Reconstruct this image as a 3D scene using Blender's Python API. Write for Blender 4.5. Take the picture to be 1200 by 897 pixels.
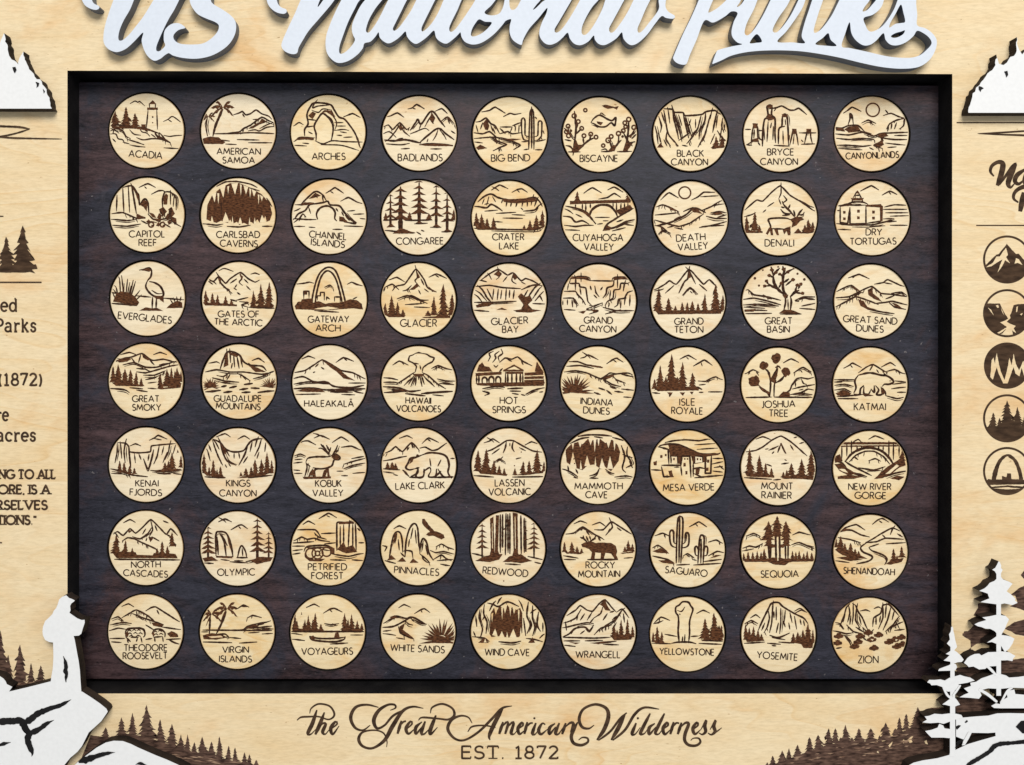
import bpy, math, random
from mathutils import Vector, noise
from mathutils.geometry import tessellate_polygon

scene = bpy.context.scene
for o in list(bpy.data.objects):
    bpy.data.objects.remove(o, do_unlink=True)
col = scene.collection

# ---------------------------------------------------------------- scale and camera
S = 0.0003                 # metres per photo pixel on the face of the board
PX, PY, DIST = 552.0, 405.0, 1000.0   # foot of the camera on the board, its height above it (in the same units)

cam_data = bpy.data.cameras.new('camera')
cam = bpy.data.objects.new('camera', cam_data)
col.objects.link(cam)
cam.location = ((PX - 600) * S, (448.5 - PY) * S, DIST * S)
cam_data.sensor_width = 36.0
cam_data.lens = 36.0 * DIST / 1200.0
cam_data.shift_x = (600 - PX) / 1200.0
cam_data.shift_y = -(448.5 - PY) / 1200.0
cam_data.clip_start = 0.005
cam_data.clip_end = 50
scene.camera = cam

# ---------------------------------------------------------------- light and exposure
world = bpy.data.worlds.new('World')
scene.world = world
world.use_nodes = True
bg = world.node_tree.nodes['Background']
bg.inputs['Color'].default_value = (0.90, 0.94, 1.0, 1)
bg.inputs['Strength'].default_value = 0.42

def area(name, loc, target, sx, sy, power, colour):
    d = bpy.data.lights.new(name, 'AREA')
    d.shape = 'RECTANGLE'; d.size = sx; d.size_y = sy
    d.energy = power; d.color = colour
    o = bpy.data.objects.new(name, d); col.objects.link(o)
    o.location = loc
    o.rotation_euler = (Vector(target) - Vector(loc)).to_track_quat('-Z', 'Y').to_euler()
    return o
area('soft_key_light', (0.30, 1.25, 1.75), (0, 0, 0), 1.1, 0.9, 45, (1.0, 0.975, 0.94))  # broad soft key lamp, high past the board's top edge; its source is unseen
scene.view_settings.view_transform = 'Standard'
scene.view_settings.look = 'None'
scene.view_settings.exposure = 0.0
scene.view_settings.gamma = 1.0

# ---------------------------------------------------------------- materials
def new_mat(name):
    m = bpy.data.materials.new(name); m.use_nodes = True
    nt = m.node_tree
    return m, nt, nt.nodes, nt.links, nt.nodes['Principled BSDF']

def wood(name, c_light, c_mid, c_warm, rough, per_object=False, grain=1.0):
    m, nt, N, L, b = new_mat(name)
    tc = N.new('ShaderNodeTexCoord')
    vec = tc.outputs['Object']
    oi = None
    if per_object:
        oi = N.new('ShaderNodeObjectInfo')
        mul = N.new('ShaderNodeVectorMath'); mul.operation = 'MULTIPLY'
        cb = N.new('ShaderNodeCombineXYZ')
        for k in range(3): L.new(oi.outputs['Random'], cb.inputs[k])
        L.new(cb.outputs[0], mul.inputs[0]); mul.inputs[1].default_value = (3.1, 7.7, 5.3)
        ad = N.new('ShaderNodeVectorMath'); ad.operation = 'ADD'
        L.new(vec, ad.inputs[0]); L.new(mul.outputs[0], ad.inputs[1])
        vec = ad.outputs[0]
    def nz(scale, stretch, detail, rough_=0.6, dist=0.0):
        mp = N.new('ShaderNodeMapping'); mp.inputs['Scale'].default_value = stretch
        L.new(vec, mp.inputs['Vector'])
        t = N.new('ShaderNodeTexNoise'); t.inputs['Scale'].default_value = scale
        t.inputs['Detail'].default_value = detail; t.inputs['Roughness'].default_value = rough_
        t.inputs['Distortion'].default_value = dist
        L.new(mp.outputs[0], t.inputs['Vector'])
        return t.outputs['Fac']
    fine = nz(260 if not per_object else 200, (1, 5.5, 1), 8, 0.75)
    band = nz(22, (1, 5, 1), 6, 0.65, 0.9)
    blot = nz(18 if not per_object else 36, (1, 1.8, 1), 5, 0.6, 0.5)
    r1 = N.new('ShaderNodeValToRGB'); L.new(band, r1.inputs['Fac'])
    r1.color_ramp.elements[0].position = 0.32; r1.color_ramp.elements[0].color = c_mid + (1,)
    r1.color_ramp.elements[1].position = 0.60; r1.color_ramp.elements[1].color = c_light + (1,)
    r2 = N.new('ShaderNodeValToRGB'); L.new(blot, r2.inputs['Fac'])
    r2.color_ramp.elements[0].position = 0.54 if not per_object else 0.52; r2.color_ramp.elements[0].color = (0, 0, 0, 1)
    r2.color_ramp.elements[1].position = 0.74 if not per_object else 0.70; r2.color_ramp.elements[1].color = (1, 1, 1, 1)
    mx = N.new('ShaderNodeMixRGB'); mx.blend_type = 'MIX'
    L.new(r2.outputs[0], mx.inputs['Fac']); L.new(r1.outputs[0], mx.inputs[1]); mx.inputs[2].default_value = c_warm + (1,)
    r3 = N.new('ShaderNodeValToRGB'); L.new(fine, r3.inputs['Fac'])
    lo = 1 - 0.20 * grain
    r3.color_ramp.elements[0].position = 0.30; r3.color_ramp.elements[0].color = (lo, lo * 0.985, lo * 0.95, 1)
    r3.color_ramp.elements[1].position = 0.58; r3.color_ramp.elements[1].color = (1, 1, 1, 1)
    ml = N.new('ShaderNodeMixRGB'); ml.blend_type = 'MULTIPLY'; ml.inputs['Fac'].default_value = 1
    L.new(mx.outputs[0], ml.inputs[1]); L.new(r3.outputs[0], ml.inputs[2])
    out = ml.outputs[0]
    pit = nz(420, (1, 2.5, 1), 2, 0.5)
    r4 = N.new('ShaderNodeValToRGB'); L.new(pit, r4.inputs['Fac'])
    r4.color_ramp.elements[0].position = 0.735; r4.color_ramp.elements[0].color = (1, 1, 1, 1)
    r4.color_ramp.elements[1].position = 0.80; r4.color_ramp.elements[1].color = (0.45, 0.33, 0.22, 1)
    m4 = N.new('ShaderNodeMixRGB'); m4.blend_type = 'MULTIPLY'; m4.inputs['Fac'].default_value = 1
    L.new(out, m4.inputs[1]); L.new(r4.outputs[0], m4.inputs[2]); out = m4.outputs[0]
    # long cathedral lines of the growth rings
    fg = nz(7 if not per_object else 11, (1, 4.2, 1), 3, 0.45, 0.3)
    mm1 = N.new('ShaderNodeMath'); mm1.operation = 'MULTIPLY'; L.new(fg, mm1.inputs[0]); mm1.inputs[1].default_value = 17.0
    mm2 = N.new('ShaderNodeMath'); mm2.operation = 'FRACT'; L.new(mm1.outputs[0], mm2.inputs[0])
    r5 = N.new('ShaderNodeValToRGB'); L.new(mm2.outputs[0], r5.inputs['Fac'])
    r5.color_ramp.elements[0].position = 0.0; r5.color_ramp.elements[0].color = (1, 1, 1, 1)
    r5.color_ramp.elements[1].position = 1.0; r5.color_ramp.elements[1].color = (1, 1, 1, 1)
    e = r5.color_ramp.elements.new(0.80); e.color = (0.97, 0.93, 0.86, 1)
    e = r5.color_ramp.elements.new(0.93); e.color = (0.93, 0.83, 0.69, 1)
    m5 = N.new('ShaderNodeMixRGB'); m5.blend_type = 'MULTIPLY'
    wk = nz(13, (1, 2.0, 1), 3, 0.5)
    r6 = N.new('ShaderNodeMapRange'); L.new(wk, r6.inputs['Value']); r6.inputs['From Min'].default_value = 0.42; r6.inputs['From Max'].default_value = 0.62
    r6.inputs['To Max'].default_value = 0.85
    L.new(r6.outputs[0], m5.inputs['Fac']); L.new(out, m5.inputs[1]); L.new(r5.outputs[0], m5.inputs[2]); out = m5.outputs[0]
    if per_object:
        hs = N.new('ShaderNodeHueSaturation')
        mr = N.new('ShaderNodeMapRange'); L.new(oi.outputs['Random'], mr.inputs['Value'])
        mr.inputs['To Min'].default_value = 0.90; mr.inputs['To Max'].default_value = 1.12
        L.new(mr.outputs[0], hs.inputs['Saturation']); L.new(out, hs.inputs['Color'])
        out = hs.outputs[0]
    L.new(out, b.inputs['Base Color'])
    b.inputs['Roughness'].default_value = rough
    b.inputs['Specular IOR Level'].default_value = 0.3
    bp = N.new('ShaderNodeBump'); bp.inputs['Strength'].default_value = 0.12; bp.inputs['Distance'].default_value = 0.0002
    L.new(fine, bp.inputs['Height']); L.new(bp.outputs[0], b.inputs['Normal'])
    return m

MAPLE = wood('maple_veneer', (0.86, 0.695, 0.44), (0.815, 0.625, 0.365), (0.77, 0.485, 0.22), 0.55, False, 0.95)
TOKEN = wood('token_maple', (0.88, 0.74, 0.50), (0.835, 0.665, 0.41), (0.80, 0.53, 0.25), 0.5, True, 0.9)

def burnt(name, c0, c1, scale, stretch, rough=0.8):
    m, nt, N, L, b = new_mat(name)
    tc = N.new('ShaderNodeTexCoord'); mp = N.new('ShaderNodeMapping'); mp.inputs['Scale'].default_value = stretch
    L.new(tc.outputs['Object'], mp.inputs['Vector'])
    t = N.new('ShaderNodeTexNoise'); t.inputs['Scale'].default_value = scale; t.inputs['Detail'].default_value = 5
    L.new(mp.outputs[0], t.inputs['Vector'])
    r = N.new('ShaderNodeValToRGB'); L.new(t.outputs['Fac'], r.inputs['Fac'])
    r.color_ramp.elements[0].position = 0.35; r.color_ramp.elements[0].color = c0 + (1,)
    r.color_ramp.elements[1].position = 0.68; r.color_ramp.elements[1].color = c1 + (1,)
    L.new(r.outputs[0], b.inputs['Base Color'])
    b.inputs['Roughness'].default_value = rough
    b.inputs['Specular IOR Level'].default_value = 0.15
    return m
INK = burnt('burnt_line', (0.030, 0.010, 0.004), (0.150, 0.058, 0.022), 900, (1, 2.2, 1))
LINEINK = burnt('burnt_outline', (0.016, 0.006, 0.003), (0.070, 0.028, 0.012), 500, (1, 2, 1))
TEXTINK = burnt('burnt_letter', (0.028, 0.014, 0.007), (0.060, 0.032, 0.016), 300, (1, 2, 1))
BOARDINK = burnt('burnt_board', (0.032, 0.017, 0.009), (0.085, 0.048, 0.026), 200, (1, 3, 1))
FOREST = burnt('burnt_forest', (0.028, 0.014, 0.010), (0.150, 0.086, 0.060), 330, (1, 4, 1))
WISP = burnt('lightly_burnt', (0.16, 0.085, 0.055), (0.42, 0.28, 0.18), 300, (1, 3, 1))
SCORCH = burnt('scorched_rim', (0.16, 0.085, 0.035), (0.42, 0.26, 0.12), 400, (1, 1, 1))
CHAR = burnt('charred_edge', (0.014, 0.010, 0.008), (0.042, 0.029, 0.021), 150, (1, 1, 1), 0.7)
BLACK = burnt('black_recess', (0.006, 0.0055, 0.006), (0.014, 0.013, 0.013), 150, (1, 1, 1), 0.6)

def paint(name, c, rough):
    m, nt, N, L, b = new_mat(name)
    tc = N.new('ShaderNodeTexCoord')
    t = N.new('ShaderNodeTexNoise'); t.inputs['Scale'].default_value = 800; t.inputs['Detail'].default_value = 6
    L.new(tc.outputs['Object'], t.inputs['Vector'])
    r = N.new('ShaderNodeValToRGB'); L.new(t.outputs['Fac'], r.inputs['Fac'])
    r.color_ramp.elements[0].position = 0.3; r.color_ramp.elements[0].color = tuple(v * 0.945 for v in c) + (1,)
    r.color_ramp.elements[1].position = 0.7; r.color_ramp.elements[1].color = c + (1,)
    L.new(r.outputs[0], b.inputs['Base Color'])
    b.inputs['Roughness'].default_value = rough
    bp = N.new('ShaderNodeBump'); bp.inputs['Strength'].default_value = 0.15; bp.inputs['Distance'].default_value = 0.0001
    L.new(t.outputs['Fac'], bp.inputs['Height']); L.new(bp.outputs[0], b.inputs['Normal'])
    return m
WHITE = paint('white_paint', (0.83, 0.83, 0.815), 0.5)
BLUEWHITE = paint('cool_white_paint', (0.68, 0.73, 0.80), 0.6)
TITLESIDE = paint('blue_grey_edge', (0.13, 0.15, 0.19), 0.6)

def stain():
    m, nt, N, L, b = new_mat('dark_stained_panel')
    tc = N.new('ShaderNodeTexCoord')
    def nz(scale, stretch, detail, rg=0.6, dist=0.0):
        mp = N.new('ShaderNodeMapping'); mp.inputs['Scale'].default_value = stretch
        L.new(tc.outputs['Object'], mp.inputs['Vector'])
        t = N.new('ShaderNodeTexNoise'); t.inputs['Scale'].default_value = scale; t.inputs['Detail'].default_value = detail
        t.inputs['Roughness'].default_value = rg; t.inputs['Distortion'].default_value = dist
        L.new(mp.outputs[0], t.inputs['Vector']); return t.outputs['Fac']
    def ramp(f, p0, c0, p1, c1):
        r = N.new('ShaderNodeValToRGB'); L.new(f, r.inputs['Fac'])
        r.color_ramp.elements[0].position = p0; r.color_ramp.elements[0].color = c0 + (1,)
        r.color_ramp.elements[1].position = p1; r.color_ramp.elements[1].color = c1 + (1,)
        return r.outputs[0]
    streak = nz(60, (1, 5, 1), 10, 0.78, 0.5)
    fibre = nz(560, (1, 5, 1), 8, 0.8)
    blot = nz(17, (1, 1.3, 1), 6, 0.68, 0.8)
    mixf = N.new('ShaderNodeMixRGB'); mixf.inputs['Fac'].default_value = 0.5
    L.new(streak, mixf.inputs[1]); L.new(fibre, mixf.inputs[2])
    a = ramp(mixf.outputs[0], 0.39, (0.004, 0.004, 0.007), 0.62, (0.042, 0.041, 0.058))
    a2 = ramp(mixf.outputs[0], 0.40, (0.006, 0.003, 0.004), 0.62, (0.088, 0.050, 0.052))
    w = ramp(blot, 0.46, (0, 0, 0), 0.60, (1, 1, 1))
    mx = N.new('ShaderNodeMixRGB'); L.new(w, mx.inputs['Fac']); L.new(a, mx.inputs[1]); L.new(a2, mx.inputs[2])
    # rubbed pale scuffs, dust specks and hair scratches
    scf = nz(45, (1, 2.2, 1), 8, 0.75, 1.2); scm = ramp(scf, 0.60, (0, 0, 0), 0.80, (0.55, 0.55, 0.55))
    m1 = N.new('ShaderNodeMixRGB'); L.new(scm, m1.inputs['Fac']); L.new(mx.outputs[0], m1.inputs[1])
    m1.inputs[2].default_value = (0.115, 0.10, 0.112, 1)
    sp = nz(620, (1, 1, 1), 2, 0.5); spm = ramp(sp, 0.725, (0, 0, 0), 0.77, (0.9, 0.9, 0.9))
    m2 = N.new('ShaderNodeMixRGB'); L.new(spm, m2.inputs['Fac']); L.new(m1.outputs[0], m2.inputs[1])
    m2.inputs[2].default_value = (0.15, 0.135, 0.135, 1)
    L.new(m2.outputs[0], b.inputs['Base Color'])
    rr = N.new('ShaderNodeMapRange'); L.new(streak, rr.inputs['Value'])
    rr.inputs['To Min'].default_value = 0.35; rr.inputs['To Max'].default_value = 0.65
    L.new(rr.outputs[0], b.inputs['Roughness'])
    b.inputs['Specular IOR Level'].default_value = 0.28
    bp = N.new('ShaderNodeBump'); bp.inputs['Strength'].default_value = 0.25; bp.inputs['Distance'].default_value = 0.0002
    L.new(streak, bp.inputs['Height']); L.new(bp.outputs[0], b.inputs['Normal'])
    return m
STAIN = stain()
TABLE = burnt('grey_tabletop', (0.16, 0.15, 0.14), (0.24, 0.23, 0.22), 30, (1, 6, 1), 0.6)

# ---------------------------------------------------------------- geometry helpers
def W(px, py, z=0.0):
    """photo point lying at height z (photo units above the face) -> metres"""
    k = (DIST - z) / DIST
    return ((PX + (px - PX) * k - 600) * S, (448.5 - PY - (py - PY) * k) * S, z * S)

class MB:
    """collects vertices (metres) and faces of one mesh"""
    def __init__(self): self.v, self.f, self.m = [], [], []
    def face(self, pts, mat=0):
        i = len(self.v); self.v += pts; self.f.append(tuple(range(i, i + len(pts)))); self.m.append(mat)
    def build(self, name, mats, parent=None, origin=None):
        me = bpy.data.meshes.new(name)
        o0 = Vector(origin) if origin is not None else Vector((0, 0, 0))
        me.from_pydata([tuple(Vector(p) - o0) for p in self.v], [], self.f)
        for mt in mats: me.materials.append(mt)
        me.polygons.foreach_set('material_index', self.m)
        me.validate(); me.update()
        o = bpy.data.objects.new(name, me); col.objects.link(o)
        if parent is not None: o.parent = parent
        if origin is not None and parent is None: o.location = o0
        return o

def smooth(pts, step=2.0, soft=1.0):
    """Catmull-Rom through (x, y, w) points"""
    if len(pts) < 3: 
        a, b = pts[0], pts[-1]
        d = math.hypot(b[0]-a[0], b[1]-a[1]); n = max(2, int(d/step))
        return [tuple(a[k] + (b[k]-a[k])*i/n for k in range(3)) for i in range(n+1)]
    P = [tuple(2*pts[0][k]-pts[1][k] for k in range(3))] + list(pts) + [tuple(2*pts[-1][k]-pts[-2][k] for k in range(3))]
    out = []
    for i in range(1, len(P)-2):
        p0, p1, p2, p3 = P[i-1], P[i], P[i+1], P[i+2]
        n = max(2, int(math.hypot(p2[0]-p1[0], p2[1]-p1[1])/step))
        for j in range(n):
            t = j/n
            out.append(tuple((1-soft)*(p1[k]+(p2[k]-p1[k])*t) + soft*0.5*(2*p1[k] + (p2[k]-p0[k])*t + (2*p0[k]-5*p1[k]+4*p2[k]-p3[k])*t*t + (3*p1[k]-p0[k]-3*p2[k]+p3[k])*t**3) for k in range(3)))
    out.append(tuple(pts[-1]))
    return out

def dense(pts, step=2.0):
    out = []
    for a, b in zip(pts, pts[1:]):
        n = max(1, int(math.hypot(b[0]-a[0], b[1]-a[1])/step))
        out += [tuple(a[k] + (b[k]-a[k])*i/n for k in range(3)) for i in range(n)]
    return out + [tuple(pts[-1])]

def sides(pts):
    Lf, Rt = [], []
    n = len(pts)
    for i, p in enumerate(pts):
        a = pts[max(0, i-1)]; b = pts[min(n-1, i+1)]
        dx, dy = b[0]-a[0], b[1]-a[1]; l = math.hypot(dx, dy) or 1
        nx, ny = -dy/l*p[2]/2, dx/l*p[2]/2
        Lf.append((p[0]+nx, p[1]+ny)); Rt.append((p[0]-nx, p[1]-ny))
    return Lf, Rt

class Ink:
    """burnt line work lying as a skin on a wooden face"""
    def __init__(self, z, clip=None, dz=0.004, jit=0.10):
        self.mb = MB(); self.z = z; self.dz = dz; self.n = 0; self.clip = clip; self.jit = jit
        self.line_slot = 0
    def _z(self):
        self.n += 1; return self.z + self.dz * self.n
    def line(self, pts, taper=0.4, sm=True, wob=True, soft=1.0):
        pts = smooth(pts, 1.2, soft) if sm else dense(pts, 1.2)
        if self.clip:
            cx, cy, r = self.clip
            runs, cur = [], []
            for p in pts:
                if math.hypot(p[0]-cx, p[1]-cy) < r: cur.append(p)
                else:
                    if len(cur) > 1: runs.append(cur)
                    cur = []
            if len(cur) > 1: runs.append(cur)
        else: runs = [pts]
        for run in runs:
            m = len(run); q = []
            for i, p in enumerate(run):
                e = min(i, m-1-i) / max(1, min(6, m/2.5))
                f = taper + (1-taper)*min(1, e)
                if wob: f *= 1 + 0.30*noise.noise(Vector((p[0]*0.35, p[1]*0.35, 1.7)))
                q.append((p[0], p[1], p[2]*f))
            z = self._z(); A, B = sides(q); g = self.dz*0.9/m
            A = [W(x, y, z+g*i) for i, (x, y) in enumerate(A)]; B = [W(x, y, z+g*i) for i, (x, y) in enumerate(B)]
            for i in range(m-1): self.mb.face([A[i], B[i], B[i+1], A[i+1]], self.line_slot)
    def fill(self, pts, mat=0, rough=True):
        if rough:
            d = dense([(x, y, 0) for x, y in list(pts)+[pts[0]]], 1.5)[:-1]
            pts = [(x + self.jit*4*noise.noise(Vector((x*0.5, y*0.5, 3.1))), y + self.jit*4*noise.noise(Vector((x*0.5, y*0.5, 9.7)))) for x, y, _ in d]
        if self.clip:
            cx, cy, r = self.clip; q = []
            for x, y in pts:
                d = math.hypot(x-cx, y-cy)
                if d > r: x, y = cx+(x-cx)*r/d, cy+(y-cy)*r/d
                q.append((x, y))
            pts = q
        z = self._z()
        tris = tessellate_polygon([[Vector((x, -y, 0)) for x, y in pts]])
        V = [W(x, y, z) for x, y in pts]
        for a, b, c in tris:
            p, q, r = V[a], V[b], V[c]
            ar = (q[0]-p[0])*(r[1]-p[1]) - (q[1]-p[1])*(r[0]-p[0])
            if abs(ar) < 1e-14: continue
            self.mb.face([p, q, r] if ar > 0 else [p, r, q], mat)
    def disc(self, x, y, r, mat=0, n=14):
        self.fill([(x+r*math.cos(2*math.pi*i/n), y+r*math.sin(2*math.pi*i/n)) for i in range(n)], mat, False)
    def ring(self, x, y, r, w, n=40):
        z = self._z()
        P = lambda rr, i: W(x+rr*math.cos(2*math.pi*i/n), y-rr*math.sin(2*math.pi*i/n), z)
        for i in range(n):
            self.mb.face([P(r-w/2, i), P(r+w/2, i), P(r+w/2, i+1), P(r-w/2, i+1)])
    def fir(self, x, y, h, hw, rnd):
        """filled conifer: base at (x, y), height h"""
        n = max(3, min(8, int(h/3.2)))
        Lp, Rp = [], []
        for i in range(n):
            t0 = i/n; t1 = (i+1)/n
            for side, out in ((-1, Lp), (1, Rp)):
                big = h > 12
                wd = ((hw*1.28+0.7) if big else (hw*1.12+0.5))*(t1**0.85)*(rnd.uniform(0.60, 1.22) if big else rnd.uniform(0.78, 1.15))
                out.append((x+side*wd, y-h*0.97*(1-t1)+h*0.025*rnd.uniform(-1.2, 1.8)))
                if big: out.append((x+side*wd*rnd.uniform(0.55, 0.75), y-h*0.97*(1-t1)+h*0.02*rnd.uniform(-1.5, 0.2)))
                if i < n-1: out.append((x+side*wd*rnd.uniform(0.45, 0.62), y-h*0.97*(1-t1)-h*0.012))
        self.fill([(x, y-h)] + Rp + [(x+hw*0.15, y)] + [(x-hw*0.15, y)] + Lp[::-1], 0, False)
    def pine(self, x, yt, yb, hw, tw, n, rnd):
        """drooping bare-limbed conifer"""
        self.line([(x, yt, tw*0.25), (x, (yt+yb)/2, tw*0.75), (x, yb, tw)], 0.8)
        L = (yb-yt)*0.78
        for i in range(n):
            t = (i+0.35)/n; y = yt + L*t
            r = hw*(0.35+0.65*t**0.8)
            for s in (-1, 1):
                k = rnd.uniform(0.8, 1.1)*r; dy = rnd.uniform(0.8, 1.1)*r*0.42
                self.fill([(x, y-r*0.22), (x+s*k*0.55, y+dy*0.35), (x+s*k, y+dy), (x+s*k*0.75, y+dy*0.98), (x+s*k*0.35, y+dy*0.95), (x, y+r*0.18)], 0, False)
    def blob(self, x, y, rx, ry, rnd):
        n = 16
        self.fill([(x+rx*rnd.uniform(0.72, 1.1)*math.cos(2*math.pi*i/n), y+ry*rnd.uniform(0.72, 1.1)*math.sin(2*math.pi*i/n)) for i in range(n)], 0, False)
    def fan(self, x, y, r, a0, a1, n, rnd):
        for i in range(n):
            a = math.radians(a0+(a1-a0)*(i+0.3*rnd.uniform(-1, 1))/(n-1)); k = r*rnd.uniform(0.8, 1.06)
            c, s = math.cos(a), -math.sin(a)
            w = r*0.052
            self.fill([(x+c*r*0.25-s*w*0.7, y+s*r*0.25+c*w*0.7), (x+c*r*0.6-s*w, y+s*r*0.6+c*w), (x+c*k, y+s*k), (x+c*r*0.6+s*w, y+s*r*0.6-c*w), (x+c*r*0.25+s*w*0.7, y+s*r*0.25-c*w*0.7)], 0, False)

class Plate:
    """plywood cut-outs: painted top (slot 0), cut edge (slot 1)"""
    count = 0
    def __init__(self, z0, z1):
        self.mb = MB(); self.z0, self.z1, self.n = z0, z1 + 0.15*(Plate.count % 3), 0
        Plate.count += 1
    def _z(self):
        self.n += 1; return self.z1 + 0.012*self.n
    def poly(self, pts, holes=(), curve=False):
        # pts are as seen in the photo at the height of the top
        loops = [list(pts)] + [list(h) for h in holes]
        if curve:
            loops = [[(x, y) for x, y, _ in smooth([(x, y, 0) for x, y in [q[-1]]+q+q[:2]], 1.6)] for q in loops]
            out = []
            for q, raw in zip(loops, [list(pts)] + [list(h) for h in holes]):
                a = min(range(len(q)), key=lambda i: math.hypot(q[i][0]-raw[0][0], q[i][1]-raw[0][1]) + (i > len(q)//2)*1e6)
                b = min(range(len(q)), key=lambda i: math.hypot(q[i][0]-raw[0][0], q[i][1]-raw[0][1]) + (i <= len(q)//2)*1e6)
                out.append(q[a:b])
            loops = out
        z = self._z()
        VL = [[W(x, y, z) for x, y in q] for q in loops]
        V = sum(VL, [])
        for a, b, c in tessellate_polygon([[Vector((x, -y, 0)) for x, y in q] for q in loops]):
            p, q, r = V[a], V[b], V[c]
            ar = (q[0]-p[0])*(r[1]-p[1]) - (q[1]-p[1])*(r[0]-p[0])
            if abs(ar) < 1e-14: continue
            self.mb.face([p, q, r] if ar > 0 else [p, r, q], 0)
        for k, U in enumerate(VL):
            n = len(U)
            area2 = sum(U[i][0]*U[(i+1) % n][1]-U[(i+1) % n][0]*U[i][1] for i in range(n))
            for i in range(n):
                j = (i+1) % n
                q = [U[i], U[i][:2]+(self.z0*S,), U[j][:2]+(self.z0*S,), U[j]]
                self.mb.face(q if (area2 > 0) == (k == 0) else q[::-1], 1)
    def stroke(self, pts, round_ends=True):
        q = smooth(pts, 2.0)
        if round_ends:
            def cap(p, d):
                w = p[2]; out = []
                l = math.hypot(*d) or 1; dx, dy = d[0]/l, d[1]/l
                for k in range(1, 6):
                    a = k/5*math.pi/2
                    out.append((p[0]+dx*w/2*math.sin(a), p[1]+dy*w/2*math.sin(a), max(0.05, w*math.cos(a))))
                return out
            c0 = cap(q[0], (q[0][0]-q[1][0], q[0][1]-q[1][1]))
            c1 = cap(q[-1], (q[-1][0]-q[-2][0], q[-1][1]-q[-2][1]))
            q = c0[::-1] + q + c1
        z = self._z(); g = 0.10/len(q)
        A, B = sides(q); self.n += 8
        A = [W(x, y, z+g*i) for i, (x, y) in enumerate(A)]; B = [W(x, y, z+g*i) for i, (x, y) in enumerate(B)]
        lo = lambda p: (p[0], p[1], self.z0*S)
        for i in range(len(q)-1):
            self.mb.face([A[i], B[i], B[i+1], A[i+1]], 0)
            self.mb.face([lo(A[i]), A[i], A[i+1], lo(A[i+1])], 1)
            self.mb.face([B[i], lo(B[i]), lo(B[i+1]), B[i+1]], 1)

# ---------------------------------------------------------------- lettering
def arc(cx, cy, rx, ry, a0, a1, n=14):
    return [(cx+rx*math.cos(math.radians(a0+(a1-a0)*i/n)), cy+ry*math.sin(math.radians(a0+(a1-a0)*i/n))) for i in range(n+1)]
GS = {
 'A': (.80, [[(0, 0), (.40, 1), (.80, 0)], [(.13, .32), (.67, .32)]]),
 'B': (.56, [[(0, 0), (0, 1)], [(0, 1), (.28, 1)] + arc(.28, .76, .22, .24, 90, -90) + [(0, .52)], [(0, .52), (.30, .52)] + arc(.30, .26, .26, .26, 90, -90) + [(0, 0)]]),
 'C': (.82, [arc(.50, .5, .50, .5, 45, 315, 22)]),
 'D': (.74, [[(0, 0), (0, 1), (.26, 1)] + arc(.26, .5, .48, .5, 90, -90, 18) + [(0, 0)]]),
 'E': (.48, [[(.48, 1), (0, 1), (0, 0), (.48, 0)], [(0, .52), (.44, .52)]]),
 'F': (.46, [[(.46, 1), (0, 1), (0, 0)], [(0, .52), (.42, .52)]]),
 'G': (.90, [arc(.50, .5, .50, .5, 48, 350, 24) + [(.96, .44), (.56, .44)]]),
 'H': (.68, [[(0, 0), (0, 1)], [(.68, 0), (.68, 1)], [(0, .52), (.68, .52)]]),
 'I': (.0, [[(0, 0), (0, 1)]]),
 'J': (.24, [[(.24, 1), (.24, .22)] + arc(.06, .22, .18, .22, 0, -120)]),
 'K': (.60, [[(0, 0), (0, 1)], [(.56, 1), (.02, .47)], [(.16, .60), (.60, 0)]]),
 'L': (.44, [[(0, 1), (0, 0), (.44, 0)]]),
 'M': (.92, [[(0, 0), (.12, 1), (.46, .18), (.80, 1), (.92, 0)]]),
 'N': (.72, [[(0, 0), (0, 1), (.72, 0), (.72, 1)]]),
 'O': (1.0, [arc(.50, .5, .50, .5, 0, 360, 28)]),
 'P': (.52, [[(0, 0), (0, 1), (.25, 1)] + arc(.25, .73, .27, .27, 90, -90) + [(0, .46)]]),
 'Q': (1.0, [arc(.50, .5, .50, .5, 0, 360, 28), [(.58, .28), (.98, -.02)]]),
 'R': (.56, [[(0, 0), (0, 1), (.26, 1)] + arc(.26, .74, .26, .26, 90, -90) + [(0, .48)], [(.24, .48), (.56, 0)]]),
 'S': (.52, [arc(.27, .75, .22, .25, 35, 250, 12) + arc(.26, .25, .26, .26, 78, -150, 14)]),
 'T': (.60, [[(0, 1), (.60, 1)], [(.30, 1), (.30, 0)]]),
 'U': (.66, [[(0, 1), (0, .33)] + arc(.33, .33, .33, .33, 180, 360) + [(.66, 1)]]),
 'V': (.78, [[(0, 1), (.39, 0), (.78, 1)]]),
 'W': (1.16, [[(0, 1), (.29, 0), (.58, .92), (.87, 0), (1.16, 1)]]),
 'X': (.70, [[(0, 0), (.7, 1)], [(0, 1), (.7, 0)]]),
 'Y': (.70, [[(0, 1), (.35, .48), (.70, 1)], [(.35, .48), (.35, 0)]]),
 'Z': (.62, [[(.02, 1), (.60, 1), (0, 0), (.62, 0)]]),
}
GS['Ā'] = (.80, GS['A'][1] + [[(.22, 1.22), (.58, 1.22)]])
SX = .70
GL = dict(GS)     # slab face
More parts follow.
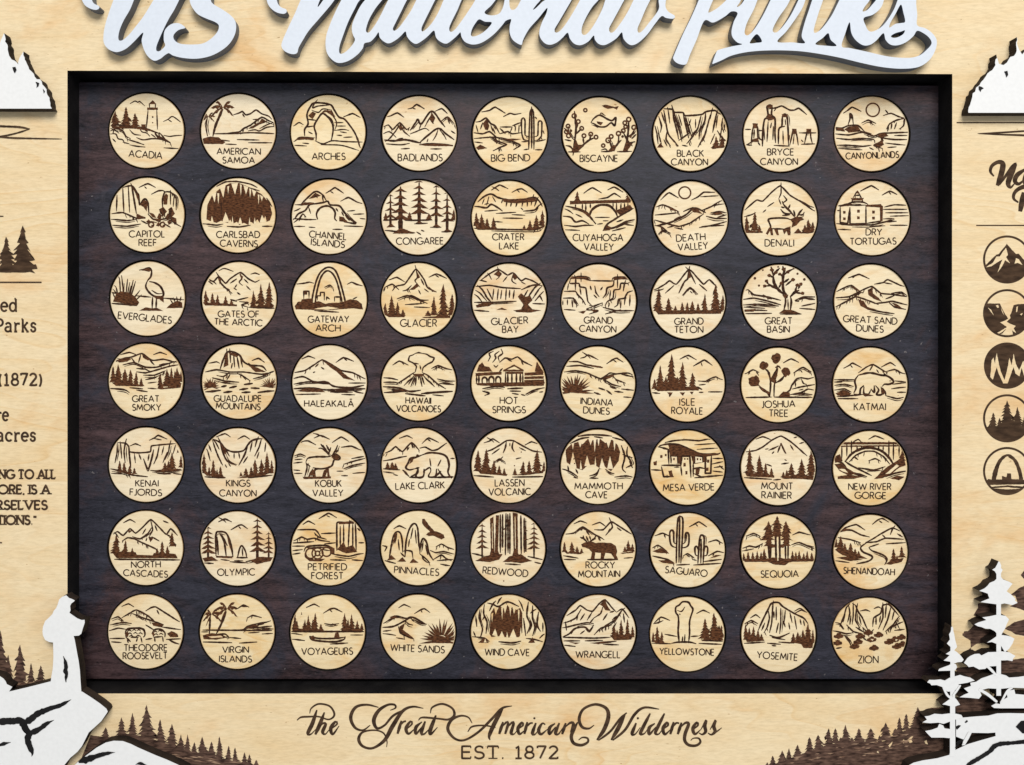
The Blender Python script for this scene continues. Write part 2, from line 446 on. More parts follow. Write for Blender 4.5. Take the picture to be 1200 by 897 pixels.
GL.update({
 'e': (.58, [[(.04, .37), (.56, .37)] + arc(.30, .35, .28, .35, 5, 320, 20)]),
 'd': (.66, [arc(.28, .34, .27, .34, 20, 340, 20), [(.55, 1), (.55, 0), (.66, 0)], [(.42, 1), (.55, 1)]]),
 'a': (.62, [[(.06, .56)] + arc(.28, .50, .22, .20, 130, 0, 8) + [(.50, 0), (.62, 0)], arc(.26, .19, .23, .19, 60, 320, 14)]),
 'r': (.46, [[(.12, .70), (.12, 0)], [(0, .70), (.12, .70)], [(0, 0), (.28, 0)], [(.12, .42), (.22, .62), (.44, .68), (.45, .55)]]),
 'k': (.64, [[(.12, 1), (.12, 0)], [(0, 1), (.12, 1)], [(0, 0), (.24, 0)], [(.50, .70), (.13, .30)], [(.24, .42), (.54, 0)], [(.40, .70), (.60, .70)], [(.44, 0), (.66, 0)]]),
 's': (.46, [[(.41, .52), (.41, .62)] + arc(.23, .53, .17, .17, 40, 255, 10) + arc(.22, .18, .19, .18, 75, -155, 12) + [(.03, .22)]]),
 'c': (.54, [arc(.29, .35, .28, .35, 40, 320, 18), [(.51, .48), (.51, .66)]]),
 '1': (.40, [[(.02, .82), (.20, 1), (.20, 0)], [(0, 0), (.40, 0)]]),
 '8': (.56, [arc(.28, .75, .21, .25, 0, 360, 18), arc(.28, .26, .27, .26, 0, 360, 18)]),
 '7': (.54, [[(.02, .84), (.02, 1), (.54, 1), (.18, 0)]]),
 '2': (.54, [arc(.27, .73, .25, .27, 165, -20, 12) + [(.02, 0), (.54, 0), (.54, .14)]]),
 '(': (.22, [arc(.36, .42, .34, .66, 125, 235, 12)]),
 ')': (.22, [arc(-.14, .42, .34, .66, 55, -55, 12)]),
 ',': (.10, [[(.06, .06), (.0, -.16)]]),
 '.': (.08, [[(.0, .02), (.08, .02)]]),
 '"': (.22, [[(.04, 1), (.04, .74)], [(.18, 1), (.18, .74)]]),
})
SERIF = {  # x positions of the slab feet: (x, y)
 'A': [(0, 0), (.80, 0)], 'B': [], 'E': [], 'F': [(0, 0)], 'H': [(0, 0), (0, 1), (.68, 0), (.68, 1)], 'I': [(0, 0), (0, 1)],
 'K': [(0, 0), (0, 1), (.56, 1), (.60, 0)], 'L': [(0, 1)], 'N': [(0, 0), (0, 1), (.72, 1)], 'P': [(0, 0)], 'R': [(0, 0), (.56, 0)],
 'T': [(.30, 0)], 'U': [(0, 1), (.66, 1)], 'V': [(0, 1), (.78, 1)], 'M': [(0, 0), (.92, 0)],
}
def write(ink, text, x0, y0, x1, y1, cap, w, slab=False, gap=.20, fit=True):
    """letters between two baseline points given in photo pixels"""
    G = GL if slab else GS
    adv, x = [], 0.0
    if slab: gap = .20
    for ch in text:
        if ch == ' ': x += .38; continue
        g = G[ch]; adv.append((ch, x, g)); x += g[0] + gap
    total = x - gap
    dx, dy = x1-x0, y1-y0; L = math.hypot(dx, dy)
    ux, uy = dx/L, dy/L
    sx = L/total
    for ch, gx, g in adv:
        strokes = list(g[1]); n_main = len(strokes)
        if slab: strokes += [[(a-.25, b), (a+.25, b)] for a, b in SERIF.get(ch, [])]
        if slab and ch == 'T': strokes += [[(0, 1), (0, .82)], [(.6, 1), (.6, .82)]]
        if slab and ch in 'EL': strokes += [[(g[0], 0), (g[0], .18)]]
        if slab and ch == 'E': strokes += [[(g[0], 1), (g[0], .84)]]
        if slab and ch == 'S': strokes += [[(.46, .80), (.46, 1)], [(.03, .0), (.03, .2)]]
        if slab and ch == 'G': strokes += [[(.86, .80), (.86, 1)]]
        for q_, st in enumerate(strokes):
            sw = w if q_ < n_main else w*0.62
            pts = []
            for a, b in st:
                X = (gx+a)*sx; Y = b*cap
                pts.append((x0+ux*X+uy*Y, y0+uy*X-ux*Y, sw))
            # keep corners: straight joins, fine sampling, slightly extended ends
            ink.line(pts, 0.9, False, False)
# ---------------------------------------------------------------- the 63 tokens: line art read off the photo
# each strip is one enlarged window of the photo (origin ox, oy; 3.75 units per photo pixel)
# l = smooth burnt line, s = straight line, f = burnt area, w = bare wood island, t = fir (x,base,height,halfwidth), p = pine (x,top,base,halfwidth,trunk,limbs)
# c = ring (x,y,r), d = dot (x,y,r), b = bush (x,y,rx,ry), a = spiky leaves (x,y,r,from,to,n), m = palm crown (x,y,r)
STRIP_X = (120, 440, 755)
STRIP_Y = (100, 200, 300, 396, 495, 592, 690)
TOKENS = [
(0,0,195,200,'a lighthouse among firs on a rocky shore, named Acadia',[('ACADIA',117,314,262,324,29)],
"l 122,82 145,70 157,76 165,72 188,92;l 268,160 290,150 310,138 345,162;l 290,152 307,162;l 202,108 194,190;l 240,108 243,195;f 198,98 245,98 245,109 198,109;s 208,98 208,82;s 234,82 234,98;f 203,84 222,66 240,84;f 172,172 192,172 192,187 172,187;d 222,140,4;d 222,165,3;t 105,185,90,26 145,182,60,19 55,180,70,24;l7 35,180 70,175 110,182 150,185 190,190 230,205 260,215;l7 40,200 60,190 90,200 105,225 125,235;l 35,215 60,215 70,235 90,240 100,258;l 120,195 140,215 170,220;l 165,190 175,205 195,210 210,225;l7 230,205 245,225 270,235 300,252;l 215,215 235,230;l 150,230 180,240 220,235 260,238 300,254;l 270,220 295,225 320,222;l 250,207 280,240;l 120,262 150,268 190,272;l 270,275 320,278;l 90,250 120,258;l 80,185 95,195;l 185,195 200,205;l 45,235 60,250;f 40,180 150,182 195,190 230,203 200,200 150,192 90,190 45,190;l 110,238 150,250 185,262;l 60,200 75,212"),
(0,0,597,202,'two palm trees by a bay with mountains, named American Samoa',[('AMERICAN',503,303,694,304,27),('SAMOA',528,342,668,342,27)],
"l10 485,225 500,170 530,105;l7 462,225 455,180 462,140;m 530,98,60;m 465,138,36;f 440,235 470,225 510,228 540,250 530,258 445,258;l7 575,130 600,122 615,115 630,130 650,125 675,108 700,125 730,135 745,150;l7 540,212 600,205 620,190 650,175 700,140 730,155 755,165;l 650,180 665,165 680,175 700,155;l 640,200 670,195 690,200 720,185 755,180;l 600,210 660,208 755,212;l 660,150 690,150;l 520,240 560,245;l 590,238 690,240;l 640,252 720,252;l 540,258 590,260;l 490,213 620,211;f 640,190 690,160 700,145 725,160 690,172 660,190;l 690,190 730,170;l 615,125 625,140"),
(0,0,993,207,'a natural rock arch, named Arches',[('ARCHES',923,328,1068,328,29)],
"l8 890,225 890,195 905,170 900,130 915,95 935,78 1000,85 1020,110 1040,140 1065,150 1090,180 1110,210 1125,245 1130,265;l8 940,245 940,215 932,180 950,145 970,125 1000,150 1015,185 1010,230 1005,245;l 935,78 925,100 950,92 1000,88;l 920,110 950,120 970,105 1010,110;l7 900,150 940,155;l7 895,185 930,180;l 1020,165 1060,165;l 1020,200 1060,195 1085,200;l 1030,220 1055,222;l 985,105 1010,130 1030,165 1022,200;l 850,245 870,230 935,232;l 935,245 970,258 1010,245 1060,248 1120,250;l 845,265 900,268;l 960,262 1050,265 1120,285;l 845,178 865,165 885,175;l7 1060,140 1100,125 1130,140;f 905,135 925,115 940,125 925,150;f 960,125 975,110 1010,112 1025,140 1010,135 985,118;l 905,205 925,215;l 1030,180 1070,180;l 1060,230 1100,228;f 845,243 870,230 930,232 930,242 890,240;l 880,255 910,258;l 1045,205 1075,210"),
(0,1,192,212,'jagged bare peaks behind a plain, named Badlands',[('BADLANDS',98,333,292,333,30)],
"l8 150,200 175,165 185,150 200,170 245,115 285,160 305,185;l7 30,185 55,175 75,195 105,165 135,195 150,185;l7 285,160 315,140 345,170;l8 190,255 230,220 275,190 310,215 345,240;l 275,190 265,220 250,245;l 280,195 300,220 310,240;l 245,115 245,150 255,170;l 245,130 225,165 215,185;l 200,170 190,195;l 150,200 170,180;l 60,235 85,205 105,180 125,205 150,225;l 105,170 110,200;l 30,215 60,205 90,230;l9 30,240 80,245 130,240 200,255;l 45,258 110,262 150,255;l8 190,262 250,258 340,265;l 150,215 175,205 215,190 235,200;l7 65,135 95,122 125,142;l7 140,105 160,100 180,85 215,105;l 160,100 175,105;l7 260,115 290,103 315,125;l 110,280 150,278;l 240,280 290,280;f 190,262 270,256 330,262 340,268 230,268;f 235,150 246,118 262,145 250,170;f 100,190 107,168 122,190 110,200;l 315,145 325,170;l 330,200 345,210;l 230,235 225,250;l 90,240 120,232"),
(0,1,590,217,'a tall cactus beside a river canyon, named Big Bend',[('BIG BEND',508,336,677,334,29)],
"l7 672,285 675,180 678,120 685,105 693,120 695,180 695,285;l8 685,112 685,280;l7 672,245 650,240 642,215 640,155 648,145 656,155 656,220 672,228;l7 697,228 712,222 714,165 722,158 730,165 728,225 712,242 697,245;l7 430,165 460,160 485,145 505,170 525,180 545,215;l 485,150 490,180;l 470,165 460,195;l 440,175 450,210;l 505,175 515,205;l7 430,210 470,215 500,205 530,230 550,240;l 440,235 520,230 590,240;l7 470,118 500,112 525,98 570,125;l7 560,140 590,125 610,130 640,125;l7 600,180 625,170 640,165;l7 545,185 600,185;l 600,185 590,210;l 615,180 612,205;l 630,175 628,210;l7 545,215 580,205 600,215 640,210;l7 500,225 530,245 575,262 545,275 515,290;l7 550,240 600,248 635,265 605,285;f 440,275 460,262 490,278 450,285;l 430,250 470,255;l 640,250 672,248;l 700,250 750,240;l 700,285 740,285;l7 545,190 570,215;f 470,170 485,150 500,180 492,200 480,195;f 555,240 600,235 640,238 600,246;l 515,190 525,215;l 650,285 672,282;l 700,140 708,150;l 735,200 740,215"),
(0,1,985,217,'two fish above branching corals, named Biscayne',[('BISCAYNE',898,336,1063,336,29)],
"l8 945,165 960,145 985,132 1020,150 1040,155 1055,142 1050,178 1035,165 1010,182 980,182 960,170 945,165;f 970,158 1000,163 990,176 975,170;l 985,132 990,122 1010,135;f 992,90 1010,85 1030,90 1050,95 1068,92 1060,108 1045,100 1020,105 1005,98;c 921,110,7;l9 870,290 875,240 880,190 875,130;l8 878,200 890,165;l8 880,215 905,190;l8 870,240 850,210 845,180;l8 850,215 835,195;c 872,135,9;c 890,160,8;c 905,190,8;c 845,180,8;c 848,222,9;c 838,205,8;l9 885,290 915,260 940,240 965,230;l8 915,260 910,225;l8 940,245 945,215;c 915,222,8;c 945,215,8;c 968,228,8;l8 830,265 855,270 870,290;l9 1095,285 1105,240 1110,200 1112,155;l8 1105,230 1130,210 1140,185;l8 1108,245 1085,200;l8 1100,260 1130,250;c 1112,150,9;c 1135,185,9;c 1095,165,8;c 1088,200,8;c 1098,182,7;l8 1040,285 1030,250 1020,240;l8 1040,285 1065,255 1068,215;l8 1045,275 1080,240;c 1022,242,10;c 1067,212,9;c 1035,225,8;c 1000,265,7;l 990,285 1010,280 1020,290;l7 990,292 1040,290;l7 860,293 900,293;l7 1060,292 1130,290;f 860,290 880,240 890,262 915,262 890,292;f 1085,290 1100,245 1115,255 1130,255 1105,290;f 1020,290 1042,262 1060,265 1050,290;l8 1125,235 1145,215;l8 835,240 860,245;d 858,200,6;d 1120,225,6;d 1085,225,6"),
(0,2,202,215,'a steep-walled gorge under an open rim, named Black Canyon',[('BLACK',144,315,260,315,28),('CANYON',118,353,278,353,28)],
"l8 85,105 125,108 130,120 170,122 180,135 250,130 270,118 310,112 320,120 345,135;l7 85,110 100,200 110,225 150,270;l8 125,110 130,150 145,210 150,240;l8 170,122 180,170 195,235;l7 130,120 150,180 165,250;l7 180,135 195,190 210,235;l7 250,132 235,190 210,230 185,260;l8 270,118 265,160 245,200 240,240;l8 320,118 310,160 300,210;l7 345,140 340,180 350,210;l7 60,130 75,180 70,210;l7 45,175 55,215 60,260;l7 100,200 95,240 115,270;l7 290,130 280,170 265,220 235,275;l 320,150 315,190;l 355,170 350,200;l 205,150 195,180;l 225,150 225,190;l7 200,210 150,245;l 345,160 330,250;l 310,215 290,260;l 60,210 75,260;t 315,275,50,15 342,272,50,15;f 55,275 70,255 85,275;l 165,265 190,270;l 85,240 100,270;l 105,115 112,170;l 150,130 165,180;l 295,120 290,150;l 275,200 255,250;l 225,200 205,225;l7 320,200 340,230;l 75,120 90,170;f 290,275 350,262 355,275 300,282"),
(0,2,600,217,'tall thin rock spires, named Bryce Canyon',[('BRYCE',542,308,657,308,28),('CANYON',512,350,675,350,28)],
"l8 520,270 522,200 530,150 545,145 542,110 540,95 552,88 562,97 560,130 575,150 575,210 578,255;f 538,88 566,88 562,102 542,102;f 535,140 545,125 560,130 575,150 545,158;l7 545,160 540,250;l 560,165 555,190;l8 590,260 592,195 605,180 608,140 618,128 628,140 632,185 633,200 635,265;f 604,128 632,128 628,142 608,142;l 605,185 620,180;l 610,200 612,260;l7 470,265 475,210 480,185 488,172 498,185 500,230 520,245;f 476,168 500,168 496,190 480,190;l8 485,195 482,235;l7 455,260 490,240;l7 640,265 648,230 655,200 665,200 672,225 678,265;f 650,192 670,192 672,215 650,215;l 660,215 655,260;l7 705,258 712,225 718,205 730,205 733,230 740,258;f 713,192 735,192 735,208 712,208;l 440,195 470,195;l 500,200 522,200;l7 680,210 765,210;l7 545,105 580,100 605,92 640,110 660,110 680,102 715,130;l 580,103 570,115;l7 500,250 510,265;l 640,220 635,250;l7 690,260 760,258;l7 570,265 640,268;l7 445,262 475,265;f 470,240 500,232 505,250 480,250;l 525,180 530,240;l 620,150 622,175;l 568,180 566,240;l 690,240 700,250"),
(0,2,1000,215,'a sun over buttes and mesas, named Canyonlands',[('CANYONLANDS',888,326,1120,319,27)],
"c 1005,110,29;l7 875,125 895,112 915,98 955,117;l7 1050,135 1085,125 1120,140;l7 955,168 985,155 1020,170;l7 895,180 905,150 905,125 915,135 920,175;l7 840,185 870,190 900,178 940,178 970,205;f 880,195 900,182 940,180 955,205 900,210;l7 1065,195 1080,170 1110,155 1130,150;l7 1085,195 1090,170;l7 1100,195 1110,165;l7 1120,195 1140,180 1145,150 1130,145;l7 1075,180 1070,205;l7 840,215 900,220 960,208 1010,225 1035,215 1060,212 1160,208;l7 850,235 900,240 960,235 1010,240 1015,255;l7 1020,225 1060,235 1100,240 1160,240;l7 1030,215 1050,245 1010,265 1050,280;l7 840,265 900,265 960,270 1000,265;l 880,280 960,285;l 1060,255 1120,262;l 1070,275 1110,272;l 990,275 1010,285;l 1100,222 1150,222;f 840,186 875,190 885,205 845,200;f 1025,218 1060,210 1075,225 1040,232;f 1015,262 1045,240 1055,262 1035,275;l 940,200 1000,215;l 1060,110 1075,128"),
(1,0,197,195,'cliffs with leafy plants in front, named Capitol Reef',[('CAPITOL',118,293,274,293,28),('REEF',161,331,238,331,28)],
"l8 60,90 90,75 130,68 150,95 160,110 165,150 185,125 200,140 205,190;l7 65,95 62,180;l7 90,80 92,130 95,185;l8 130,72 140,130 150,190;l 115,85 120,185;l7 40,190 90,185 150,210 190,210;l7 50,215 110,220 150,215;l7 40,240 110,245 170,235;l7 160,75 200,58 235,75;l 185,70 195,80;l7 215,105 245,90 265,88 280,95;l7 265,165 265,125 275,95 300,95 325,120 325,175;f 268,120 280,100 290,110 285,150 270,150;l 300,105 300,150;l 315,125 312,160;f 250,170 268,160 285,180 270,200 255,190;f 290,170 305,160 320,190 300,210;f 205,185 225,190 240,210 220,205;l7 200,190 225,215 260,215 300,210 325,235;c 215,238,11;c 265,238,10;f 300,200 325,210 328,235 310,225;l 190,235 215,225 240,230;l7 170,220 200,235;f 130,72 150,95 160,112 160,140 145,100;f 165,150 185,128 200,140 195,180 180,160;f 150,190 190,205 190,212 150,210;l7 270,165 275,205;l7 300,165 290,210;f 225,210 260,215 255,228 235,222;l7 275,235 300,250;f 240,208 250,186 262,198 256,215;f 276,208 288,188 300,204 286,220;f 192,226 204,214 214,226 204,232;f 236,242 246,226 258,236 248,246;f 285,225 300,215 305,232 292,240;d 219,242,4 269,242,4;l 250,170 262,190 270,215;l 305,165 300,190 288,212"),
(1,0,595,197,'a dark cavern hung with stalactites, named Carlsbad Caverns',[('CARLSBAD',500,295,690,295,28),('CAVERNS',516,333,680,336,28)],
"f 455,215 460,150 480,110 520,75 560,55 600,55 650,75 700,105 735,145 745,190 735,220 720,225 715,200 705,220 690,230 680,215 665,235 650,225 640,240 620,230 600,240 590,225 570,235 560,215 550,230 530,225 520,220 500,230 480,225;w 480,105 500,95 492,140;w 515,75 540,62 530,120;w 565,57 595,55 582,105;w 618,65 640,72 630,105;w 655,82 675,92 665,115;w 690,105 705,115 700,135;w 525,228 540,182 556,225;w 690,228 700,195 715,225;w 595,235 604,205 614,235;w 566,237 570,200 576,237;w 641,240 645,205 651,240;w 474,226 480,200 487,226;w 664,236 668,205 674,236;w 504,100 508,150 513,100;w 548,70 551,105 556,68;w 603,60 607,110 612,64;w 644,76 648,120 653,82;w 682,104 685,150 689,108;l 520,130 522,190;l7 455,235 500,240 530,235;l7 545,245 600,248 650,240;l7 700,245 735,245;l7 500,70 540,50 590,48 650,60 680,75;l 640,75 690,90;l7 720,120 745,160"),
(1,0,995,203,'a natural sea arch over water, named Channel Islands',[('CHANNEL',908,292,1070,304,28),('ISLANDS',916,326,1062,339,28)],
"l7 980,100 1005,85 1022,75 1060,100;l 1000,90 1015,100;l7 1045,135 1080,118 1118,138;l8 845,210 860,190 890,175 910,150 940,145 970,140 990,135 1000,150 1040,155 1060,180 1085,210 1112,232 1060,225;l8 870,150 900,120 935,92 965,105 985,135;f 905,125 935,97 960,110 930,120;l9 945,215 940,190 955,165 985,155 1010,165 1022,185 1020,210 1030,222;l7 940,215 900,215 860,212;l7 865,210 880,190 895,205;l7 860,150 900,150;l 905,160 915,190;f 1040,200 1060,205 1080,228 1040,222;l7 1050,180 1060,200;l7 1025,165 1035,180;l 865,245 890,245;l 905,248 935,250;l 1010,258 1055,258;l 1060,243 1120,245;l 1075,178 1110,175;l 1100,192 1150,190;l 1130,210 1150,212;f 870,150 890,138 930,140 920,148 890,152;l 930,105 945,120;l 965,110 970,135;l 850,175 870,165;l 1065,195 1085,220"),
(1,1,190,207,'tall bare-limbed trees standing in a swamp, named Congaree',[('CONGAREE',92,326,298,324,29)],
"p 110,44,270,52,22,6;p 192,36,236,50,18,6;p 267,58,250,40,15,5;p 315,88,272,34,14,5;p 66,98,250,32,12,4;t 150,218,35,14 235,218,30,14 45,220,35,12 345,215,45,14;l7 35,220 100,215;l7 130,220 250,218;l7 300,215 350,218;l7 60,265 100,270 130,268 175,275;f 75,278 110,252 140,262 170,278;f 48,250 68,232 88,250;f 172,235 192,222 215,235;f 248,250 267,235 290,250;f 295,272 315,255 340,270;l 170,235 230,232;l 240,250 290,250;l7 290,270 340,268;l 180,270 200,282;l 200,262 215,268"),
(1,1,588,210,'a crater lake ringed by cliffs and firs, named Crater Lake',[('CRATER',516,307,654,307,28),('LAKE',546,346,630,347,28)],
"l7 510,88 530,75 548,65 585,82;l 530,80 545,92;l7 600,98 625,85 645,82 670,98;l 625,88 635,98;l8 450,140 480,115 510,105 540,120 580,130 620,135 660,128 700,120 720,135 735,160;l 480,125 470,150;l 500,115 490,155;l 515,115 530,140;l7 560,130 555,145;l7 580,135 575,160;l7 600,138 595,160;l7 625,138 618,162;l7 650,132 645,160;l7 670,130 668,160;l7 690,128 685,155;l7 710,130 700,160;l8 455,160 490,165 510,150 540,165 560,180;l 480,180 540,175;l8 650,180 700,175 720,155;l 530,190 620,185;l 560,210 650,212;l 520,225 560,228;l 600,195 660,198;l7 440,255 480,258 700,262 745,245;t 468,250,60,14 492,255,45,14 520,255,50,14 445,245,60,14 708,255,60,14 680,258,40,12 735,245,70,14 655,260,20,8;f 440,245 535,255 535,262 450,262;f 560,128 700,122 715,135 690,140 620,146 565,140;l 640,165 650,175;l 480,150 500,145;f 640,262 740,245 745,252 690,264"),
(1,1,983,209,'an arched bridge over a rocky river, named Cuyahoga Valley',[('CUYAHOGA',869,308,1088,308,29),('VALLEY',918,348,1046,350,29)],
"l7 915,100 935,85 955,75 995,98;l7 980,125 1020,118 1050,100 1080,118;l7 1020,85 1050,72 1090,95;f 855,133 1122,126 1122,140 855,148;l10 940,205 950,175 975,155 1000,150 1030,155 1055,180 1065,205;l7 910,145 910,170;l7 925,145 925,180;l7 945,145 945,165;l7 1045,142 1045,160;l7 1060,142 1060,185;l7 1080,142 1078,175;l7 1095,142 1095,170;l7 1110,140 1110,175;l7 880,148 880,160;t 888,135,45,13 1112,130,50,14;l8 835,155 860,160 900,170 930,185 950,210 970,235;l8 830,200 860,205 880,225 910,220 940,235;l7 835,240 880,245 920,240 960,240;f 900,170 945,190 945,210 920,190;l8 1000,265 1020,235 1050,215 1090,190 1135,165;l8 1010,255 1050,250 1100,225 1140,215;l7 1060,225 1090,215;l7 1040,265 1100,250;l 965,205 1030,205;l 975,235 1000,232;l 1000,220 1025,220;l 850,260 900,262;f 1055,175 1120,150 1130,165 1075,195;l 850,175 870,190;l 1090,235 1130,240;l 880,190 910,205;f 1000,265 1020,240 1040,250 1030,262"),
(1,2,202,210,'a sun above rolling desert dunes, named Death Valley',[('DEATH',141,312,267,304,29),('VALLEY',148,351,278,343,29)],
"c 177,97,26;l7 70,130 95,105 110,97 150,120;l7 205,130 235,115 260,95 290,95;l 245,115 290,112;l7 50,160 80,150 120,165 150,180;l7 45,195 100,190 150,185;l8 60,240 120,225 180,195 220,165 270,185;l7 250,175 290,160 330,135 350,130;l7 40,215 90,230 150,245 200,230 260,190;l7 170,180 215,160;f 205,170 225,162 255,190 215,182;l7 290,185 330,180 355,185;l7 40,240 70,245 100,265;l7 60,280 80,262 115,275;l7 240,250 300,240 355,225;l7 270,200 310,210 355,210;l 130,250 170,258;l 250,245 350,240;l 280,160 320,150;f 100,158 125,165 155,180 120,174;f 285,190 330,182 350,192 310,196;l 130,215 160,200;l 100,250 140,240;l7 320,205 355,195"),
(1,2,595,210,'an antlered elk below a great peak, named Denali',[('DENALI',530,333,656,333,29)],
"l7 440,175 480,140 495,130 520,135 560,95 597,68 640,110 690,140 740,175;l7 600,70 600,100 590,125;l7 610,110 625,130 605,145;l 540,160 570,140;l7 470,195 490,185;l 590,125 600,150;l 520,185 535,172;l7 680,130 720,155;l8 545,270 555,250 548,228 545,215 570,210 620,210 645,218;f 533,278 548,250 562,252 566,285 556,285 552,266 542,284;f 566,252 585,258 592,285 582,285;f 606,258 642,245 642,285 630,285 624,266 614,282;l8 560,256 615,258;f 640,215 665,203 692,208 702,216 685,222 668,242 645,252 650,230;l9 660,205 640,180 615,155 605,135;l8 645,190 615,188 598,170;l8 632,170 640,150;l8 615,165 600,160;l9 670,205 682,185 695,170;l8 675,195 695,195 702,183;l8 662,200 655,175;l8 640,195 605,198;t 450,270,75,14 485,265,85,18 505,270,30,10 720,270,55,18 705,272,35,12 740,265,40,12;l7 440,270 520,270;f 655,277 675,255 695,277;l7 690,275 745,272;f 435,262 520,268 520,275 440,275;f 690,262 745,258 745,272 700,275"),
(1,2,1003,208,'a fort with a roof cupola by the sea, named Dry Tortugas',[('DRY',975,283,1044,284,28),('TORTUGAS',906,325,1107,323,28)],
"s7 862,155 862,228 895,232 905,160;s7 905,160 905,235 975,232 975,155;s7 975,155 1040,158 1040,222 975,232;f 1035,150 1050,155 1048,222 1038,222;f 858,150 912,145 917,153 860,159;f 972,150 1040,147 1048,158 975,159;s7 905,153 975,151;f 875,177 886,177 886,189 875,189;f 875,205 886,205 886,217 875,217;f 936,171 948,171 948,184 936,184;f 936,200 948,200 948,213 936,213;f 1002,175 1014,175 1014,188 1002,188;f 1002,202 1014,202 1014,215 1002,215;s7 915,140 915,128;s7 960,128 960,142;f 908,120 967,120 960,131 915,131;l7 918,120 937,92 957,120;f 930,100 938,85 948,100;s7 928,122 928,108 950,108 950,122;l8 890,148 920,138 960,138 985,148;l7 950,90 985,72 1000,66 1032,85;l7 1045,108 1080,90 1112,105;l 1075,92 1085,105;l7 1055,160 1100,150 1155,152;l 1050,170 1155,170;l 1060,185 1140,185;l 1080,200 1150,198;l 1050,212 1100,210;l7 845,232 900,238 1000,238 1060,225 1110,222;l 870,258 910,260;l 990,245 1060,242;l 1080,240 1130,240;l 840,175 860,175;l 1060,222 1100,215"),
(2,0,198,187,'a wading heron among reeds, named Everglades',[('EVERGLADES',68,274,302,297,29)],
"l8 160,62 185,58 205,52 215,65 212,90 200,105 195,115;f 165,63 200,53 215,62 205,70 190,66;l9 195,112 190,135 205,160 230,178 260,180 268,165 255,135 230,118 205,112;l 215,150 240,165 262,165;f 225,175 268,175 270,205 258,198 250,190 235,190;l8 220,180 218,232;l8 237,185 235,234;l 70,195 60,140 50,130;l 80,195 75,110 70,90;l 90,195 95,120;l 100,195 110,100;l 110,195 125,130;l 120,195 145,110;l 130,195 165,150;l 60,195 45,165;l 95,195 85,100;l 115,195 135,105;l 105,190 120,115;l 140,200 172,170;l 70,180 50,150;f 45,200 60,165 80,155 110,160 140,175 162,205 150,220 100,210;l7 40,160 60,165;l7 150,175 215,181;l7 265,185 350,192;l8 30,208 90,212 150,218;f 160,240 190,225 215,230 240,228 268,242;f 280,230 300,210 330,195 350,205 352,228;l 330,200 325,178;l 320,205 310,182;l 340,200 345,178;l 310,210 298,192"),
(2,0,600,190,'a river running between peaks and firs, named Gates of the Arctic',[('GATES OF',507,268,686,269,27),('THE ARCTIC',491,301,700,308,27)],
"l7 465,110 490,110 510,90 540,120 560,100 605,72 640,100 670,115 690,105;l7 560,120 590,100;l 605,75 610,100 600,115 615,130;l7 510,90 520,120 545,145 570,165;l 620,100 640,120;l 540,140 560,150;l7 490,115 500,125;f 505,95 522,103 515,125;f 600,78 618,90 612,108;l 510,65 535,55 575,68;l7 650,80 670,75 690,82;l 575,140 590,150;l7 585,195 640,182;l7 600,200 640,205 610,215 640,225;l7 560,190 590,200;t 453,210,60,12 482,212,50,14 505,213,45,12 540,215,40,12 565,215,25,10 662,225,75,14 695,225,105,18 732,218,105,18;f 440,202 590,213 590,221 450,217;f 650,220 750,212 752,226 660,230;l7 640,225 755,230;l 630,130 650,150;l 590,125 580,140;l 470,115 485,125;l7 590,160 605,170"),
(2,0,998,193,'a giant steel arch over a city skyline, named Gateway Arch',[('GATEWAY',904,292,1083,291,28),('ARCH',938,330,1045,331,28)],
"l8 918,220 925,170 940,110 960,70 990,50 1020,60 1040,100 1060,170 1070,215;l8 934,220 942,160 960,95 985,66 1010,76 1030,112 1048,180 1055,215;s7 885,190 885,155 908,155 908,185;f 875,190 925,185 925,205 870,210;s7 945,195 945,175 958,175 958,160 975,160 975,195;s7 985,195 985,180 1000,190;s7 1020,200 1020,180 1045,180 1045,205;l7 885,120 910,115 930,120;l7 975,138 1000,128 1015,140;l7 1075,125 1095,115 1118,125;f 845,220 860,200 885,200 905,195 925,205 950,198 980,210 1010,205 1040,205 1060,200 1090,190 1120,195 1140,210 1145,235 1100,230 1000,238 850,235;l7 930,240 1040,247;w 930,232 990,222 1040,230 990,236;l7 1100,190 1120,180;f 888,158 900,158 900,170 888,170"),
(2,1,190,195,'a sharp peak over a lake between tall firs, named Glacier',[('GLACIER',111,311,270,311,31)],
"l7 75,155 90,135 110,130 130,125 155,90 180,58 215,105 230,140 270,160;l 180,60 185,95 175,110 190,130;l7 160,130 140,150 120,155;l7 200,100 215,130;l 215,145 235,160;l 190,150 200,170;l7 40,140 75,125 105,150;l7 65,105 95,95 130,115;l7 235,95 270,80 315,100;l 265,85 280,95;f 180,62 198,95 186,102;l7 95,190 140,175 180,190 230,210;l7 130,180 160,175 200,195 235,195;l 130,215 210,210;l 170,225 240,228;t 45,262,55,12 72,262,88,18 98,262,60,14 122,265,30,12 258,262,85,16 300,268,145,26 338,262,95,18 232,265,25,14;f 40,258 130,262 130,270 60,270;f 205,270 330,262 330,274 215,274;f 150,150 185,120 200,140 190,135 170,150;f 230,130 250,148 272,160 250,158"),
(2,1,588,198,'an ice cliff ending at a bay below peaks, named Glacier Bay',[('GLACIER',510,304,670,297,29),('BAY',558,338,627,338,29)],
